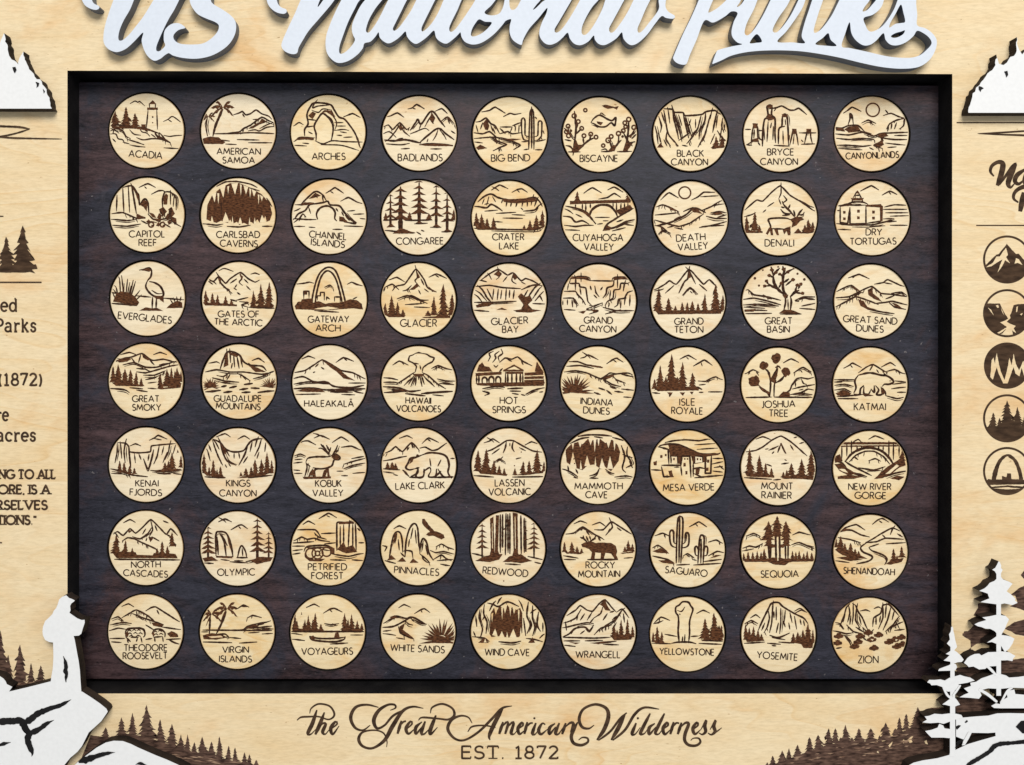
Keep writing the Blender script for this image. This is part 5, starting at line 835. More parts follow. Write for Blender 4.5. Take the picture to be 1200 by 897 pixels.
def build_title():
    def conv(ox, k, L): return [(ox+x/k, y/k) for x, y in L]
    A = lambda *L: conv(90, 5.0, L)
    B = lambda *L: conv(310, 5.0, L)
    C = lambda *L: conv(540, 4.615, L)
    D = lambda *L: conv(770, 3.529, L)
    us = Plate(0, H1)
    us.poly(A((262, -130), (215, 0), (190, 70), (168, 140), (157, 200), (158, 250), (180, 285), (215, 303), (245, 305), (290, 285), (335, 245), (388, 192), (380, 240), (395, 295), (420, 335), (455, 357), (490, 345), (515, 325), (540, 312), (560, 325), (620, 340), (700, 345), (780, 330), (850, 295), (900, 250), (930, 190), (930, 130), (900, 90), (850, 55), (800, 25), (785, 0), (790, -60), (820, -130), (700, -130), (668, -60), (662, 0), (665, 20), (680, 50), (710, 85), (760, 110), (810, 130), (832, 150), (825, 185), (790, 225), (740, 255), (680, 262), (610, 258), (575, 240), (565, 215), (575, 195), (600, 175), (635, 165), (620, 148), (595, 137), (560, 140), (530, 160), (512, 190), (510, 240), (518, 268), (490, 298), (472, 302), (465, 292), (470, 262), (505, 180), (540, 110), (570, 60), (600, 0), (660, -130), (530, -130), (450, 0), (420, 50), (385, 105), (350, 150), (310, 200), (275, 232), (252, 240), (243, 225), (250, 180), (275, 120), (310, 60), (335, 0), (385, -130)), curve=True)
    us.poly(A((10, -110), (20, -40), (30, 0), (48, 32), (80, 52), (115, 59), (132, 48), (128, 35), (105, 25), (90, 5), (85, -40), (95, -110)), curve=True)
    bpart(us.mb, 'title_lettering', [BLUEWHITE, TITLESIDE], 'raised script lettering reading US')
    na = Plate(0, H1)
    na.poly(B((275, -130), (212, 0), (180, 75), (140, 160), (105, 240), (100, 275), (120, 302), (160, 318), (190, 312), (200, 280), (225, 235), (260, 180), (320, 110), (380, 40), (410, 0), (500, -130), (430, -130), (345, 0), (312, 42), (325, 0), (385, -130)), curve=True)
    na.poly(B((0, -100), (8, -30), (18, 20), (40, 52), (75, 75), (115, 82), (130, 70), (125, 55), (95, 42), (75, 15), (70, -30), (80, -100)), curve=True)
    na.poly(
        B((510, -130), (450, 0), (420, 60), (385, 140), (362, 210), (358, 270), (370, 320), (405, 358), (440, 370), (490, 358), (540, 325), (575, 285), (585, 255), (620, 245), (650, 215), (668, 190), (675, 220), (700, 245), (730, 255), (770, 235), (800, 210), (826, 185), (835, 215), (860, 245), (890, 258), (930, 235), (960, 210), (993, 180), (1005, 220), (1030, 245), (1065, 257), (1100, 235), (1130, 208), (1148, 190))
        + C((2, 195), (12, 215), (30, 232), (70, 242), (120, 228), (180, 185), (230, 130), (242, 114), (272, 105), (265, 140), (265, 180), (280, 215), (310, 238), (330, 243), (334, 225), (347, 195), (375, 150), (420, 100), (466, 44), (462, 75), (440, 120), (425, 170), (430, 205), (455, 235), (485, 243), (520, 230), (550, 205), (578, 178), (590, 210), (615, 238), (650, 245), (690, 225), (719, 193), (725, 215), (745, 238), (775, 245), (810, 230), (845, 205), (871, 176), (880, 210), (905, 238), (930, 245), (965, 228), (1010, 185), (1050, 130), (1086, 88), (1110, 98), (1150, 102), (1157, 86), (1125, 66), (1108, 40), (1110, 0), (1125, -60), (1160, -125), (1000, -125), (700, -125), (450, -125))
        + B((1150, -130), (800, -130)),
        holes=[
            B((640, -70), (560, 0), (530, 50), (490, 130), (460, 210), (440, 270), (437, 305), (447, 317), (475, 305), (510, 270), (530, 235), (520, 210), (512, 180), (515, 140), (535, 90), (560, 40), (590, 0), (655, -70)),
            B((745, -70), (690, 0), (650, 50), (615, 110), (597, 160), (595, 186), (610, 192), (635, 165), (670, 110), (710, 30), (725, 0), (760, -70)),
            B((880, -70), (835, 0), (800, 70), (770, 130), (752, 168), (760, 182), (785, 165), (820, 120), (860, 60), (890, 0), (925, -70)),
            B((1040, -70), (1000, 0), (970, 60), (940, 120), (920, 165), (924, 186), (950, 170), (985, 130), (1020, 70), (1050, 0), (1085, -70)),
            B((1190, -70), (1155, 0), (1130, 60), (1100, 120), (1082, 165), (1090, 188), (1115, 175), (1150, 130), (1195, 65), (1235, 0), (1262, -70)),
            C((100, 105), (130, 118), (167, 122), (150, 150), (115, 180), (75, 198), (55, 193), (60, 160), (80, 125)),
            C((215, -50), (195, -10), (165, 30), (128, 68), (160, 84), (205, 76), (228, 40), (238, -10), (238, -50)),
            C((262, -60), (262, 0), (265, 40), (277, 55), (300, 45), (325, 0), (350, -60)),
            C((455, -40), (432, 0), (410, 25), (390, 53), (405, 46), (440, 12), (462, -5), (480, -40)),
            C((640, -70), (600, 0), (565, 60), (530, 120), (507, 160), (514, 178), (540, 165), (575, 120), (615, 55), (645, 0), (680, -70)),
            C((790, -60), (745, 0), (710, 40), (675, 100), (655, 150), (655, 183), (672, 190), (700, 165), (735, 110), (765, 50), (782, 0), (805, -60)),
            C((930, -70), (885, 0), (855, 55), (825, 110), (802, 155), (810, 178), (830, 170), (865, 125), (900, 70), (935, 0), (970, -70)),
            C((1055, -60), (1025, 0), (1000, 50), (975, 110), (956, 155), (962, 178), (985, 165), (1025, 115), (1060, 70), (1073, 40), (1070, 0), (1080, -60)),
        ], curve=True)
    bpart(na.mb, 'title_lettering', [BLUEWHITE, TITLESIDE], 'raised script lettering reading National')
    pa = Plate(0, H1)
    pa.poly(D((213, -100), (173, 0), (142, 71), (106, 145), (71, 227), (67, 244), (80, 260), (103, 268), (122, 264), (136, 227), (163, 166), (195, 87), (227, 94), (248, 88), (283, 67), (308, 48), (333, 55), (317, 92), (308, 131), (313, 156), (333, 177), (352, 184), (308, 193), (255, 207), (244, 220), (229, 262), (236, 263), (269, 249), (310, 230), (380, 215), (470, 209), (570, 211), (650, 220), (750, 238), (850, 262), (930, 278), (1010, 285), (1080, 278), (1125, 250), (1150, 210), (1157, 170), (1140, 140), (1110, 118), (1076, 105), (1076, 60), (1072, 0), (1085, -100), (800, -100), (500, -100)),
        holes=[
            D((255, -50), (232, 0), (212, 49), (220, 51), (248, 35), (276, 11), (290, -5), (315, -50)),
            D((330, 28), (340, 26), (358, 5), (385, -50), (365, -50), (345, 5)),
            D((383, 178), (412, 142), (434, 172), (410, 178)),
            D((440, -50), (400, 40), (372, 95), (362, 136), (375, 147), (402, 122), (435, 70), (465, 10), (490, -50)),
            D((575, -50), (540, 20), (505, 70), (482, 112), (479, 131), (494, 135), (522, 108), (555, 60), (590, -10), (610, -50)),
            D((498, 173), (535, 130), (575, 75), (605, 25), (630, -50), (655, -50), (632, 30), (612, 90), (598, 150), (611, 179), (560, 176)),
            D((710, -50), (680, 20), (660, 80), (648, 125), (653, 137), (675, 125), (705, 90), (735, 40), (770, -50)),
            D((655, 183), (685, 158), (708, 138), (718, 165), (742, 190), (700, 190)),
            D((764, 192), (778, 140), (796, 93), (803, 135), (820, 165), (850, 187), (878, 187), (905, 170), (936, 138), (945, 165), (965, 185), (995, 188), (1030, 175), (1060, 150), (1076, 128), (1105, 140), (1128, 160), (1135, 182), (1115, 207), (1085, 230), (1040, 240), (960, 235), (870, 215), (800, 200)),
            D((850, 48), (858, 30), (880, 0), (895, -40), (910, -40), (908, -5), (890, 20), (868, 43)),
            D((855, 75), (895, 60), (930, 25), (955, -50), (1005, -50), (988, 20), (962, 70), (930, 110), (895, 130), (875, 128), (862, 105)),
            D((1008, 20), (985, 60), (965, 95), (961, 115), (985, 100), (1010, 96), (1026, 90), (1018, 50)),
            D((967, 150), (985, 138), (1010, 131), (1025, 126), (1018, 142), (995, 155), (975, 157)),
        ], curve=True)
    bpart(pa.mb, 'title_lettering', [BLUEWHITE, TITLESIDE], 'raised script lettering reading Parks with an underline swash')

def jag(pts, amp, rnd, step=3.0):
    """roughen an outline the way a laser-cut tree line is rough"""
    out = []
    for a, b in zip(pts, pts[1:]):
        n = max(1, int(math.hypot(b[0]-a[0], b[1]-a[1])/step))
        for i in range(n):
            t = i/n
            out.append((a[0]+(b[0]-a[0])*t+rnd.uniform(-amp, amp)*(i > 0), a[1]+(b[1]-a[1])*t+rnd.uniform(-amp, amp)*(i > 0)))
    return out + [pts[-1]]

def marks(name, lst, z=H1, mat=BLACK, parent=None):
    ink = Ink(z+0.7, None)
    for kind, d in lst:
        if kind == 'l': ink.line([(x, y, w*1.4) for x, y, w in d], 0.25, True)
        elif kind == 'f': ink.fill(d)
    o = bpart(ink.mb, name, [mat])
    if parent is not None:
        o.parent = parent
        o.location = (0, 0, 0)
    return o

def build_cutouts():
    rnd = random.Random(5)
    # left mountain
    m = Plate(0, H1)
    edge = [(4.7, 39), (9.8, 62), (13.7, 70), (21.5, 76), (24, 66), (27.5, 60.5), (29, 70), (37, 84), (43, 93), (48.8, 95.6), (54.5, 105), (58, 117), (60.8, 127.5)]
    m.poly([(-95, 127.5), (-80, 110), (-60, 84), (-45, 62), (-30, 80), (-18, 50), (-8, 66), (0, 50)] + jag(edge, 1.1, rnd))
    o = bpart(m.mb, 'mountain_cutout', [WHITE, CHAR], 'white mountain cut-out beside the word US')
    marks('cut_hole', [('f', [(14.5, 79), (18, 78.5), (19.5, 82), (17, 86), (15.5, 83)]), ('f', [(41.5, 96), (46, 97.5), (45, 101), (42.5, 103), (43, 99.5)]), ('f', [(50.2, 104), (52.6, 107), (51.2, 110)])], parent=o)
    # right mountain
    m = Plate(0, H1)
    edge = [(1134.9, 132.4), (1136.9, 123), (1139.4, 114), (1143.8, 103), (1147.8, 100), (1152.5, 93.6), (1160, 84), (1166.6, 76.5), (1167.5, 64), (1170.6, 75), (1176, 76.5), (1182, 70), (1190.6, 62.4), (1191.6, 43.7), (1194, 57.7), (1197.8, 64)]
    m.poly(jag(edge, 1.1, rnd) + [(1206, 55), (1216, 80), (1232, 62), (1246, 96), (1262, 110), (1275, 132.4)])
    o = bpart(m.mb, 'mountain_cutout', [WHITE, CHAR], 'white mountain cut-out beside the word Parks')
    marks('cut_hole', [('f', [(1177, 84), (1180.5, 83), (1181.5, 88), (1179.5, 91), (1178.5, 87)]), ('f', [(1147.2, 101), (1150.5, 102), (1153, 103.5), (1150, 105.5), (1149.5, 108), (1147.2, 105)])], parent=o)
    # hiker on a rock
    z5 = lambda x, y: (x/7.475, 690+y/7.475)
    z6 = lambda x, y: (x/7.5, 780+y/7.5)
    h = Plate(0, H1)
    body = [z5(*q) for q in [(445, 812), (450, 770), (462, 700), (468, 600), (465, 472), (430, 468), (395, 450), (376, 410), (372, 375), (376, 335), (395, 285), (440, 243), (460, 222), (470, 195), (492, 170), (505, 140), (518, 95), (545, 72), (580, 58), (605, 82), (628, 90), (655, 103), (648, 113), (625, 130), (614, 152), (618, 190), (608, 212), (640, 235), (680, 262), (715, 275), (741, 273), (742, 300), (725, 350), (712, 395), (690, 412), (645, 415), (655, 450), (675, 560), (690, 640), (700, 720), (705, 800), (712, 900)]]
    rock = [z6(*q) for q in [(725, 232), (800, 280), (880, 335), (935, 380), (947, 405), (935, 425), (890, 490), (830, 545), (780, 590), (755, 640), (720, 710), (680, 760), (620, 810), (570, 870), (540, 930), (500, 1100), (-600, 1100), (-600, 60), (-200, 40), (0, 95), (30, 115), (50, 140), (60, 165), (108, 188), (80, 230), (250, 190)]]
    h.poly(body + rock)
    o = bpart(h.mb, 'hiker_cutout', [WHITE, CHAR], 'white cut-out of a hiker with a pack standing on a cracked rock')
    def c6(pts): return ('l', [(*z6(x, y), w/7.5) for x, y, w in pts])
    marks('rock_crack', [
        c6([(-40, 500, 44), (0, 497, 46), (60, 490, 44), (120, 490, 42), (170, 484, 42), (200, 505, 50), (225, 560, 44), (255, 600, 44), (242, 650, 38), (262, 715, 36), (284, 770, 26), (278, 800, 14)]),
        c6([(195, 510, 46), (260, 480, 38), (330, 425, 36), (400, 395, 32), (450, 375, 28), (520, 355, 26), (580, 325, 20), (625, 300, 8)]),
        c6([(245, 595, 44), (300, 583, 36), (360, 550, 32), (410, 512, 24), (475, 480, 8)]),
        c6([(-30, 712, 24), (30, 690, 22), (95, 676, 8)]),
        ('l', [(*z5(x, y), w/7.475) for x, y, w in [(553, 590, 8), (570, 635, 20), (578, 690, 24), (572, 720, 30), (582, 750, 22), (576, 790, 22), (578, 820, 22)]]),
    ], parent=o)
    # lower rock, bottom left
    r = Plate(0, H1)
    r.poly([z6(*q) for q in [(640, 890), (690, 843), (750, 797), (850, 722), (930, 678), (1000, 662), (1080, 665), (1150, 690), (1210, 720), (1290, 755), (1370, 790), (1460, 825), (1560, 870), (1640, 910), (1700, 1100), (600, 1100)]])
    o = bpart(r.mb, 'rock_cutout', [WHITE, CHAR], 'white low boulder cut-out under the engraved firs')
    marks('rock_crack', [c6([(690, 852, 30), (730, 838, 44), (800, 815, 38), (880, 788, 28), (950, 772, 20), (1012, 764, 8)]), c6([(1190, 872, 10), (1230, 862, 20), (1290, 880, 16)])], parent=o)
    # pines on a rock, bottom right
    z3 = lambda x, y: (1060+x/8.543, 640+y/8.543)
    z7 = lambda x, y: (1060+x/5.714, 740+y/5.714)
    P3 = lambda L: [z3(*q) for q in L]
    P7 = lambda L: [z7(*q) for q in L]
    t = Plate(0, H1)
    t.poly(P7([(30, 897), (60, 880), (120, 865), (220, 850), (300, 828), (308, 790), (340, 795), (420, 757), (500, 733), (610, 702), (800, 690), (960, 660), (1200, 640), (1200, 1200), (-100, 1200)]))
    t.poly(P7([(345, 575), (390, 578), (480, 570), (560, 565), (620, 550), (700, 548), (800, 550), (1000, 560), (1000, 705), (800, 700), (610, 703), (608, 678), (560, 682), (450, 680), (430, 720), (405, 762), (385, 765), (395, 725), (345, 705)]))
    o1 = bpart(t.mb, 'rock_cutout', [WHITE, CHAR], 'white snowy ledge cut-out under the pines')
    marks('rock_crack', [('l', [(*z7(x, y), w/5.714) for x, y, w in [(400, 915, 10), (440, 885, 20), (500, 850, 20), (570, 805, 22), (600, 772, 24), (645, 754, 20), (720, 748, 18), (800, 740, 20), (900, 735, 18)]]),
                         ('f', P7([(745, 640), (780, 600), (840, 592), (880, 640), (840, 692), (790, 682)])),
                         ('f', P7([(338, 785), (352, 735), (398, 722), (372, 752)])),
                         ('f', P7([(402, 608), (418, 594), (426, 604), (412, 614)])),
                         ('f', P7([(340, 640), (362, 628), (380, 632), (352, 660)]))], parent=o1)
    # smaller pine
    t = Plate(0, H1)
    t.poly(P7([(304, 700), (306, 400), (308, 60), (312, -25), (318, -34), (326, -20), (330, 60), (338, 400), (340, 700), (341, 840), (304, 840)]))
    for L in (
        [(318, -32), (332, 15), (340, 60), (352, 105), (332, 128), (308, 105), (284, 82), (304, 55), (298, 20), (308, 5)],
        [(322, 120), (352, 140), (378, 165), (396, 190), (384, 205), (352, 208), (338, 214), (300, 203), (262, 196), (282, 180), (302, 160), (276, 152), (298, 138)],
        [(322, 212), (345, 222), (352, 240), (340, 262), (300, 264), (225, 266), (232, 252), (262, 240), (296, 228)],
        [(165, 325), (200, 326), (240, 322), (270, 330), (300, 312), (372, 292), (402, 302), (440, 310), (470, 330), (420, 345), (360, 355), (372, 368), (350, 388), (328, 402), (290, 405), (270, 392), (250, 372), (215, 360), (180, 362), (172, 350), (152, 342)],
        [(253, 490), (290, 463), (322, 440), (345, 452), (358, 470), (372, 492), (352, 498), (335, 506), (300, 500), (280, 494)],
        [(135, 570), (165, 566), (200, 552), (250, 556), (300, 550), (345, 552), (380, 560), (392, 580), (345, 590), (300, 606), (262, 620), (225, 612), (170, 616), (120, 610), (150, 592)],
        [(138, 668), (180, 660), (222, 645), (232, 620), (258, 630), (268, 650), (304, 655), (322, 700), (300, 716), (262, 712), (180, 712), (158, 690)],
    ): t.poly(P7(L))
    strokes(t, 5.714, 1060, 740, [[(262, 380, 14), (285, 425, 16), (312, 450, 14)], [(430, 682, 14), (398, 745, 16)], [(372, 365, 12), (345, 405, 14), (325, 430, 12)]])
    bpart(t.mb, 'pine_cutout', [WHITE, CHAR], 'smaller white pine cut-out')
    # larger pine
    t = Plate(0, H1)
    t.poly(P3([(920, 1500), (920, 280), (932, 180), (942, 155), (956, 180), (966, 280), (966, 1500)]))
    for L in (
        [(942, 153), (955, 165), (968, 195), (965, 220), (982, 240), (965, 278), (920, 282), (905, 255), (878, 238), (908, 220), (922, 195)],
        [(942, 310), (968, 312), (985, 335), (1050, 360), (1082, 380), (1062, 402), (1022, 455), (1060, 480), (1112, 530), (1105, 545), (1132, 570), (1080, 592), (1000, 575), (962, 584), (918, 584), (850, 575), (760, 562), (800, 545), (850, 525), (838, 495), (835, 478), (790, 462), (748, 450), (800, 425), (830, 400), (852, 370), (900, 350)],
        [(942, 690), (1012, 700), (1046, 735), (1035, 760), (1020, 790), (1005, 830), (985, 862), (965, 900), (930, 900), (918, 870), (898, 850), (858, 830), (810, 828), (770, 812), (735, 805), (700, 785), (740, 765), (820, 742), (778, 715), (850, 705), (918, 690)],
    ): t.poly(P3(L))
    for L in (
        [(552, 76), (585, 55), (610, 38), (630, 22), (690, 30), (712, 36), (736, 50), (722, 85), (700, 118), (672, 140), (648, 100), (610, 82), (585, 72)],
        [(630, 132), (700, 140), (742, 165), (728, 182), (722, 200), (690, 194), (630, 196)],
        [(398, 212), (420, 180), (440, 165), (470, 152), (500, 150), (515, 162), (560, 140), (630, 138), (630, 232), (560, 236), (540, 252), (500, 256), (462, 236), (430, 240), (418, 226)],
        [(440, 345), (480, 338), (515, 315), (560, 300), (600, 285), (650, 288), (680, 296), (700, 310), (760, 306), (800, 300), (900, 310), (960, 340), (900, 370), (850, 382), (720, 378), (640, 386), (560, 382), (520, 392), (508, 410), (516, 430), (498, 452), (440, 446), (368, 442), (398, 425), (430, 412), (398, 382), (445, 366)],
        [(640, 470), (690, 442), (682, 412), (692, 398), (735, 390), (742, 420), (800, 425), (900, 440), (980, 470), (980, 520), (800, 516), (640, 516)],
        [(580, 500), (612, 482), (650, 490), (650, 516), (600, 514)],
    ): t.poly(P7(L))
    strokes(t, 5.714, 1060, 740, [[(548, 228, 16), (580, 258, 18), (612, 292, 14)], [(505, 392, 18), (560, 425, 20), (615, 470, 16)], [(720, 380, 10), (690, 400, 16), (650, 470, 12)]])
    bpart(t.mb, 'pine_cutout', [WHITE, CHAR], 'taller white pine cut-out')

def build_engravings():
    rnd = random.Random(11)
    zi = 0.10
    # --- motto at the foot of the board
    mo = Ink(zi)
    A = lambda pts: mo.line([(320+x/4.286, 800+y/4.286, w*1.38/4.286) for x, y, w in pts], 0.6, True, False)
    for s in (
        [(120, 190, 6), (140, 175, 8), (180, 172, 7), (230, 172, 6), (280, 186, 6), (308, 162, 8), (285, 120, 7), (230, 108, 7), (192, 130, 6), (184, 156, 5)],
        [(220, 138, 9), (198, 205, 15), (175, 255, 13), (190, 260, 6), (215, 235, 5)],
        [(258, 150, 9), (235, 210, 15), (212, 262, 13)], [(222, 240, 5), (248, 207, 7), (264, 210, 11), (249, 248, 13), (262, 260, 6), (284, 235, 5)],
        [(285, 240, 5), (322, 208, 7), (312, 198, 9), (290, 230, 14), (300, 260, 9), (332, 218, 5)],
        [(530, 125, 6), (470, 112, 8), (415, 125, 11), (390, 175, 13), (410, 225, 10), (450, 240, 7), (488, 215, 6)],
        [(588, 140, 5), (615, 128, 7), (610, 112, 8), (575, 113, 9), (530, 142, 13), (506, 190, 15), (522, 230, 10), (560, 215, 8), (600, 170, 9), (650, 140, 8)],
        [(755, 130, 5), (700, 122, 8), (650, 145, 12), (600, 220, 16), (560, 290, 13), (500, 330, 9), (450, 320, 10), (430, 285, 12), (450, 250, 8), (510, 240, 6), (555, 255, 6), (572, 295, 5), (570, 325, 4)],
        [(645, 192, 11), (625, 258, 13)], [(632, 225, 5), (652, 200, 8), (668, 194, 11)],
        [(665, 240, 5), (698, 208, 7), (690, 196, 8), (668, 230, 13), (680, 258, 9), (712, 232, 5)],
        [(748, 198, 7), (718, 225, 13), (718, 258, 9), (752, 218, 6)], [(764, 195, 11), (745, 252, 13), (758, 260, 7), (788, 230, 5)],
        [(818, 165, 11), (790, 238, 15), (792, 260, 9), (826, 225, 5)],
        [(730, 190, 6), (750, 176, 8), (830, 182, 7), (880, 186, 8), (910, 165, 10), (900, 130, 8), (850, 108, 8), (800, 125, 7), (790, 155, 5)],
        [(1000, 205, 5), (980, 175, 6), (940, 168, 8), (895, 190, 11), (878, 235, 12), (910, 280, 9), (960, 290, 8), (1030, 250, 9), (1100, 182, 10), (1150, 130, 9), (1200, 118, 5)],
        [(978, 248, 6), (1000, 222, 7), (1060, 216, 6), (1118, 226, 6)],
        [(1152, 132, 13), (1110, 210, 16), (1086, 268, 13), (1090, 290, 6)],
    ): A(s)
    B = lambda pts: mo.line([(580+x/4.0, 800+y/4.0, w*1.38/4.0) for x, y, w in pts], 0.6, True, False)
    for s in (
        [(38, 185, 10), (20, 242, 13)], [(28, 215, 5), (52, 188, 8), (62, 192, 9), (48, 242, 12)], [(55, 215, 5), (80, 188, 8), (88, 192, 9), (76, 236, 12), (90, 242, 5), (106, 220, 4)],
        [(105, 222, 5), (132, 200, 7), (126, 188, 8), (108, 215, 12), (116, 242, 9), (142, 222, 4)],
        [(152, 185, 10), (138, 242, 12)], [(148, 210, 5), (164, 192, 8), (178, 190, 9)],
        [(192, 190, 10), (176, 238, 12), (190, 242, 5), (206, 215, 4)],
        [(236, 198, 8), (222, 192, 8), (205, 222, 12), (216, 243, 9), (248, 218, 4)],
        [(282, 192, 7), (257, 212, 12), (256, 242, 9), (285, 208, 6)], [(302, 190, 10), (284, 236, 12), (298, 242, 6), (320, 210, 4)],
        [(332, 190, 10), (315, 243, 12)], [(324, 215, 5), (352, 190, 8), (368, 194, 11), (356, 235, 11)],
        [(388, 186, 8), (370, 220, 12), (358, 255, 12), (370, 285, 11), (405, 294, 10), (435, 280, 8), (434, 262, 7), (410, 258, 6), (392, 270, 5)],
        [(465, 200, 5), (440, 216, 7), (408, 208, 10), (395, 170, 11), (415, 125, 9), (470, 103, 9), (520, 120, 11), (532, 160, 14), (512, 220, 14), (478, 270, 9)],
        [(485, 272, 7), (540, 230, 8), (585, 172, 8), (618, 142, 8)], [(608, 152, 12), (575, 220, 15), (545, 270, 9)],
        [(552, 272, 7), (610, 222, 9), (655, 150, 10), (700, 118, 8), (770, 125, 5)],
        [(662, 190, 10), (643, 240, 12), (658, 242, 5), (682, 210, 4)],
        [(728, 145, 9), (697, 205, 12), (682, 240, 11), (700, 240, 5), (718, 215, 4)],
        [(750, 192, 7), (724, 212, 12), (724, 243, 9), (755, 208, 5)], [(795, 145, 9), (764, 208, 12), (752, 238, 10), (768, 242, 5), (788, 215, 4)],
        [(785, 222, 5), (812, 200, 7), (806, 188, 8), (788, 215, 12), (797, 243, 9), (826, 218, 4)],
        [(838, 185, 10), (822, 243, 12)], [(832, 212, 5), (850, 190, 8), (864, 192, 9)],
        [(875, 188, 10), (857, 243, 12)], [(866, 215, 5), (892, 190, 8), (908, 195, 11), (892, 240, 12), (890, 272, 11), (908, 293, 10), (942, 296, 9), (963, 280, 8), (955, 262, 6), (930, 262, 5), (918, 272, 5)],
        [(925, 225, 5), (952, 200, 7), (946, 188, 8), (928, 215, 12), (938, 242, 9), (966, 220, 4)],
        [(965, 222, 4), (990, 178, 8), (984, 205, 12), (988, 230, 11), (972, 244, 8), (956, 236, 5)],
        [(1008, 222, 4), (1034, 178, 8), (1026, 205, 12), (1032, 230, 11), (1014, 245, 8), (998, 236, 5)], [(1030, 238, 6), (1064, 212, 4)],
    ): B(s)
    mo.disc(580+185/4, 800+168/4, 1.3); mo.disc(580+670/4, 800+168/4, 1.4)
    write(mo, 'EST.', 541.5, 889.0, 590, 889.0, 14.2, 2.4, True)
    write(mo, '1872', 604, 889.0, 653.5, 889.0, 14.2, 2.4, True)
    bpart(mo.mb, 'motto_engraving', [BOARDINK])
    # --- text column on the left
    lt = Ink(zi)
    LW = 2.6
    for s, x0, y, x1, cap in (('ed', 1, 364.9, 20, 14.5), ('Parks', -3.5, 388.8, 42, 14.5), ('(1872)', -1, 451.7, 48.5, 13.6), ('re', -4, 493, 9.5, 14), ('acres', -4, 517, 41.5, 14),
                             ('NG TO ALL', -1, 561, 64.5, 10), ('ORE, IS A', -2, 578.8, 58, 10), ('RSELVES', -4, 597, 55, 10), ('TIONS."', -3, 614.6, 42, 10)):
        write(lt, s, x0, y, x1, y, cap, LW if cap > 11 else 2.4, True)
    lt.line([(-40, 636.2, 1.4), (2.3, 636.2, 1.4)], 1, False, False)
    lt.line([(-60, 331, 1.6), (48.6, 331, 1.6)], 1, False, False)
    lt.line([(-30, 253.6, 2.2), (4, 253.6, 1.6)], 0.6, False, False)
    lt.fir(26.5, 319.5, 55, 16.5, rnd); lt.fir(7, 319.5, 42, 11.5, rnd); lt.fir(-14, 319.5, 52, 15, rnd)
    lt.fill([(-28, 314), (42, 310), (44, 315), (30, 317), (-28, 317)])
    lt.line([(-40, 146, 2.6), (0, 148, 2.2), (22, 149, 2.4), (35, 151.3, 1.6)], 0.6)
    lt.line([(34, 151.6, 1.4), (18, 156.5, 1.8), (0, 160.3, 2.0), (-20, 163, 2.0)], 0.6)
    lt.line([(-20, 158, 1.2), (10, 161.5, 2.0), (40, 162.4, 1.6), (72.5, 163, 0.9)], 0.6)
    bpart(lt.mb, 'column_engraving', [BOARDINK], 'engraved text column left of the tray')
    # --- right column
    rt = Ink(zi)
    q = lambda x, y: (1090+x/3.2, y/3.204)
    R = lambda pts: rt.line([(*q(x, y), w/3.2) for x, y, w in pts], 0.7, True, False)
    rt.line([(1121, 144, 1.5), (1280, 144, 1.5)], 1, False, False)
    R([(178, 502, 3), (260, 499, 7), (352, 493, 7), (520, 484, 8)]); R([(182, 503, 3), (260, 506, 6), (352, 509, 8), (520, 518, 8)])
    rt.line([(1144, 264.4, 1.5), (1280, 264.4, 1.5)], 1, False, False)
    q2 = lambda x, y, w: (1130+x/6.9, 130+y/6.9, w/6.9)
    for s in ([(240, 530, 18), (212, 492, 24), (225, 445, 28), (275, 415, 32), (312, 432, 44), (300, 510, 46), (268, 606, 40)],
              [(285, 600, 16), (340, 520, 24), (400, 442, 34), (424, 428, 30)], [(415, 432, 40), (372, 530, 46), (355, 590, 40), (375, 620, 24), (404, 592, 16)],
              [(490, 475, 30), (428, 520, 38), (410, 568, 36), (440, 592, 26), (490, 555, 16)], [(520, 470, 40), (490, 560, 40), (505, 596, 28), (545, 560, 16)], [(600, 420, 40), (565, 560, 40), (590, 590, 24)],
              [(438, 742, 18), (400, 710, 24), (408, 662, 28), (455, 624, 34), (520, 612, 38), (565, 650, 36), (520, 710, 26)], [(482, 660, 46), (452, 815, 44)]):
        rt.line([q2(*p) for p in s], 0.7, True, False)
    for s in ():
        R(s)
    bpart(rt.mb, 'heading_engraving', [BOARDINK], 'engraved heading right of the tray')
    # --- five round badges
    g = lambda x, y: (1090+x/2.638, 260+y/2.638)
    G = lambda L: [g(*p) for p in L]
    cy = (117, 283, 445, 608, 771)
    lab = ('snowy peak', 'canyon with a river', 'dark disc with pale zigzag', 'row of firs', 'steel arch and skyline')
    for k in range(5):
        b = Ink(zi, (*g(238, cy[k]), 27.2))
        x, y = g(238, cy[k])
        if k != 2:
            bb = b.clip; b.clip = None; b.ring(x, y, 27.0, 2.5, 64); b.clip = bb
        h = lambda L: [(1140+a/6.9, 270+d/6.9) for a, d in L]
        if k == 0:
            b.fill(h([(60, 330), (115, 270), (190, 197), (210, 192), (240, 155), (275, 110), (312, 152), (350, 192), (370, 190), (415, 240), (500, 330), (480, 440), (275, 480), (90, 440)]))
            for L in ([(270, 142), (284, 200), (268, 218), (302, 268), (262, 242), (238, 290), (200, 342), (225, 272), (240, 236), (205, 256), (150, 292), (108, 300), (165, 260), (190, 215), (218, 212), (240, 180)], [(350, 226), (372, 236), (402, 282), (362, 264), (338, 270)]): b.fill(h(L), 1)
        elif k == 1:
            b.fill(h([(70, 590), (220, 594), (240, 640), (262, 680), (287, 714), (272, 726), (220, 745), (250, 764), (276, 784), (195, 832), (110, 800), (60, 690)]))
            b.fill(h([(500, 592), (360, 598), (330, 606), (318, 650), (300, 690), (306, 710), (274, 740), (310, 760), (347, 774), (330, 794), (352, 832), (480, 820)]))
            for L in ([(195, 845), (230, 828), (272, 796), (240, 835)], [(325, 850), (318, 810), (360, 838)]): b.fill(h(L))
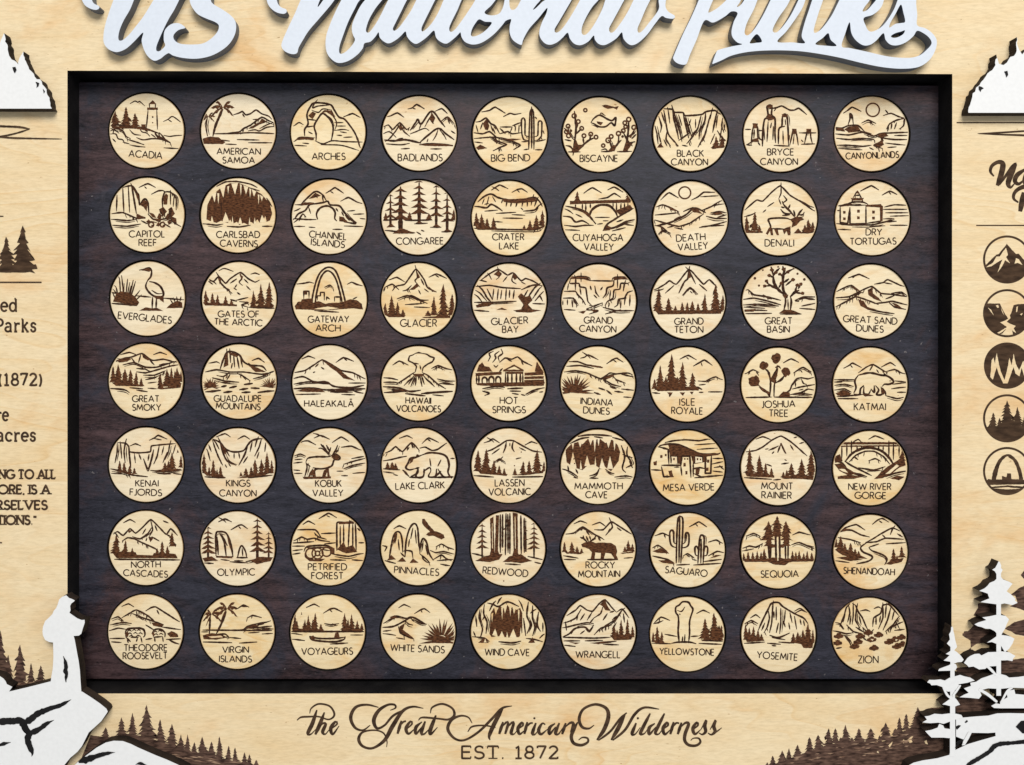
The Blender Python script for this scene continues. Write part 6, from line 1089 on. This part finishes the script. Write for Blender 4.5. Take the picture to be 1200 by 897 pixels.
            for L in ([(185, 610), (205, 606), (212, 625), (200, 628)], [(225, 620), (238, 650), (255, 690), (236, 660)], [(352, 620), (366, 616), (360, 655), (350, 665)], [(120, 625), (150, 645), (170, 690), (140, 650)], [(380, 680), (405, 670), (395, 690)]): b.fill(h(L), 1)
        elif k == 2:
            b.disc(x, y, 27.6, 0, 56)
            b.fill(G([(186, 480), (190, 430), (196, 420), (200, 440), (206, 405), (213, 442), (218, 462), (230, 490), (240, 450), (245, 420), (252, 445), (258, 408), (265, 440), (275, 460), (288, 430), (300, 470), (290, 475), (283, 452), (276, 478), (264, 470), (258, 450), (250, 470), (240, 500), (226, 500), (212, 470), (206, 450), (200, 468), (194, 488)]), 1)
        elif k == 3:
            for fx, fb, fh, fw in ((238, 630, 78, 22), (270, 632, 60, 16), (195, 640, 50, 16), (215, 636, 30, 10), (292, 640, 40, 12)):
                b.fir(*g(fx, fb), fh/2.638, fw/2.638, rnd)
            b.fill(G([(165, 636), (200, 632), (240, 628), (312, 634), (305, 665), (238, 684), (175, 660)]))
        else:
            b.line([(*g(a, c), w/2.638) for a, c, w in [(196, 805, 15), (203, 770, 13), (217, 738, 10), (240, 722, 8), (262, 738, 10), (276, 770, 12), (283, 805, 13)]], 1)
            b.line([(*g(a, c2), w/2.638) for a, c2, w in [(283, 800, 2.5), (275, 770, 2.5), (262, 742, 2.2), (242, 727, 2)]], 1); 
            b.fill(G([(170, 805), (180, 795), (190, 797), (192, 785), (202, 785), (203, 797), (222, 797), (222, 786), (236, 790), (238, 778), (250, 778), (251, 796), (270, 796), (310, 800), (308, 812), (170, 814)]))
            b.fill(G([(185, 820), (240, 815), (300, 820), (285, 838), (240, 846), (200, 838)]))
            b.fill(G([(195, 824), (240, 821), (280, 825), (240, 828)]), 1)
        bpart(b.mb, 'badge_engraving', [BOARDINK, MAPLE], 'round badge with ' + lab[k])
    # --- woods along the foot, left of centre
    z = lambda x, y: (x/3.4906, 640+y/3.4906)
    fl = Ink(zi)
    fl.fill([z(*p) for p in [(340, 850), (370, 775), (440, 783), (500, 770), (540, 768), (620, 788), (700, 815), (760, 838), (830, 848), (880, 862), (960, 880), (1020, 893), (1062, 900), (1200, 960), (300, 960)]])
    for x, y, h, w in ((432, 790, 48, 18), (497, 775, 74, 20), (542, 772, 90, 18), (600, 790, 140, 32), (655, 805, 96, 22), (703, 822, 95, 24), (740, 838, 68, 16), (767, 845, 75, 16), (795, 848, 45, 14), (827, 855, 75, 22), (865, 862, 62, 18), (898, 870, 90, 20), (935, 875, 58, 14), (962, 882, 58, 14), (1000, 892, 48, 16), (1020, 897, 45, 12), (1048, 905, 30, 14)):
        fl.fir(*z(x, y), h/3.49, w/3.49, rnd)
    for p in ([(478, 779), (500, 773), (520, 778), (500, 783)], [(628, 795), (640, 790), (648, 799)], [(690, 812), (700, 808), (708, 814)]): pass
    for _ in range(26):
        t = rnd.random(); X0 = 420+t*560; Y0 = 800+t*80+rnd.uniform(2, 34); w_ = rnd.uniform(14, 36)
        fl.fill([z(X0-w_, Y0+1), (z(X0-w_*0.2, Y0-2.5)), z(X0+w_, Y0+w_*0.22), z(X0+w_*0.2, Y0+4)], 1)
    bpart(fl.mb, 'forest_engraving', [FOREST, WISP], 'engraved fir wood left of the motto')
    fa = Ink(zi)
    for x, y, h, w in ((2, 590, 245, 46), (34, 585, 140, 24), (82, 575, 172, 34), (127, 578, 100, 18), (166, 580, 92, 24), (-40, 580, 190, 40)):
        fa.fir(*z(x, y), h/3.49, w/3.49, rnd)
    fa.fill([z(*p) for p in [(-120, 560), (30, 552), (60, 560), (120, 570), (190, 560), (216, 548), (216, 580), (40, 605), (0, 560), (-120, 640)]])
    for _ in range(16):
        X0 = rnd.uniform(-10, 190); Y0 = 560+rnd.uniform(-14, 22)+max(0, 60-X0)*0.1; w_ = rnd.uniform(8, 20)
        fa.fill([z(X0-w_, Y0+1), z(X0-w_*0.2, Y0-2.5), z(X0+w_, Y0-w_*0.25), z(X0+w_*0.2, Y0+3)], 1)
    bpart(fa.mb, 'forest_engraving', [FOREST, WISP], 'engraved firs behind the hiker')
    # --- woods at the lower right
    z8 = lambda x, y: (870+x/5.217, 800+y/5.217)
    fr = Ink(zi)
    fr.fill([z8(*p) for p in [(60, 540), (130, 508), (200, 497), (270, 472), (350, 442), (440, 410), (530, 378), (640, 362), (740, 362), (830, 368), (900, 350), (960, 310), (1040, 270), (1110, 250), (1240, 260), (1400, 300), (1700, 300), (1700, 900), (0, 900)]])
    for x, y, h, w in ((152, 512, 24, 12), (185, 505, 58, 20), (243, 495, 80, 26), (285, 485, 84, 22), (338, 468, 88, 32), (410, 430, 96, 34), (463, 412, 92, 34), (528, 385, 106, 32), (568, 372, 92, 26), (630, 370, 112, 34), (670, 372, 36, 20), (712, 372, 92, 38), (785, 375, 95, 42), (876, 355, 110, 42), (935, 340, 60, 30), (960, 312, 98, 24), (1002, 290, 98, 24), (1072, 290, 140, 46), (1130, 330, 60, 30), (600, 375, 40, 20), (840, 372, 50, 22)):
        fr.fir(*z8(x, y), h/5.217, w/5.217, rnd)
    for p in ([(1010, 352), (1030, 332), (1045, 328), (1032, 350), (1040, 365), (1024, 370)], [(892, 385), (918, 360), (912, 382), (900, 398)], [(975, 360), (985, 348), (1000, 362), (985, 372)], [(822, 425), (828, 418), (834, 434)], [(1112, 360), (1125, 352), (1135, 380), (1120, 376)]):
        fr.fill([z8(*c) for c in p], 1)
    for L in ([(735, 575), (915, 575), (930, 700), (780, 720), (690, 695), (735, 620)],
              [(640, 740), (720, 700), (790, 715), (720, 780), (800, 835), (900, 850), (940, 900), (1010, 1000), (940, 1040), (760, 960), (600, 905), (575, 880), (640, 850), (690, 800)],
              [(1350, 360), (1196, 400), (1150, 420), (1060, 490), (1110, 500), (1130, 560), (1055, 605), (1120, 620), (1196, 645), (1350, 700)],
              [(1350, 700), (1196, 738), (1100, 762), (1000, 830), (1060, 852), (1110, 885), (1196, 900), (1350, 900)],
              [(1164, 292), (1196, 250), (1250, 120), (1320, 260), (1300, 340), (1196, 330)]):
        fr.fill([z3q(*c) for c in L])
    for L in ([(400, 0), (600, 0), (560, 75), (480, 85), (430, 120), (400, 150), (385, 205), (420, 210), (450, 150), (440, 60), (388, 30)],
              [(340, 245), (470, 235), (500, 258), (560, 240), (610, 290), (470, 325), (420, 300), (360, 300)],
              [(330, 445), (520, 425), (620, 455), (620, 560), (390, 580), (330, 560)],
              [(640, 200), (800, 180), (900, 170), (900, 300), (690, 310), (640, 295)],
              [(640, 400), (900, 380), (900, 560), (640, 560)],
              [(140, 522), (180, 512), (310, 508), (310, 560), (120, 560)],
              [(215, 455), (262, 440), (300, 430), (310, 520), (250, 500)]):
        fr.fill([z7q(*c) for c in L])
    for _ in range(46):
        X0 = rnd.uniform(300, 1120); base = 470-(X0-270)*0.23; Y0 = base+rnd.uniform(0, 90); w_ = rnd.uniform(10, 34)
        fr.fill([z8(X0-w_, Y0+1), z8(X0-w_*0.2, Y0-3), z8(X0+w_, Y0-w_*0.2), z8(X0+w_*0.2, Y0+3)], 2)
    bpart(fr.mb, 'forest_engraving', [FOREST, MAPLE, WISP], 'engraved fir wood beside the white pines')
z3q = lambda x, y: (1060+x/8.543, 640+y/8.543)
z7q = lambda x, y: (1060+x/5.714, 740+y/5.714)

build_tokens()
build_board()
build_title()
build_cutouts()
build_engravings()

# the surface the board lies on
t = MB()
t.face([(-1.5, -1.5, -50.5*S), (1.5, -1.5, -50.5*S), (1.5, 1.5, -50.5*S), (-1.5, 1.5, -50.5*S)], 0)
tb = t.build('table_top', [TABLE])
tb['kind'] = 'structure'
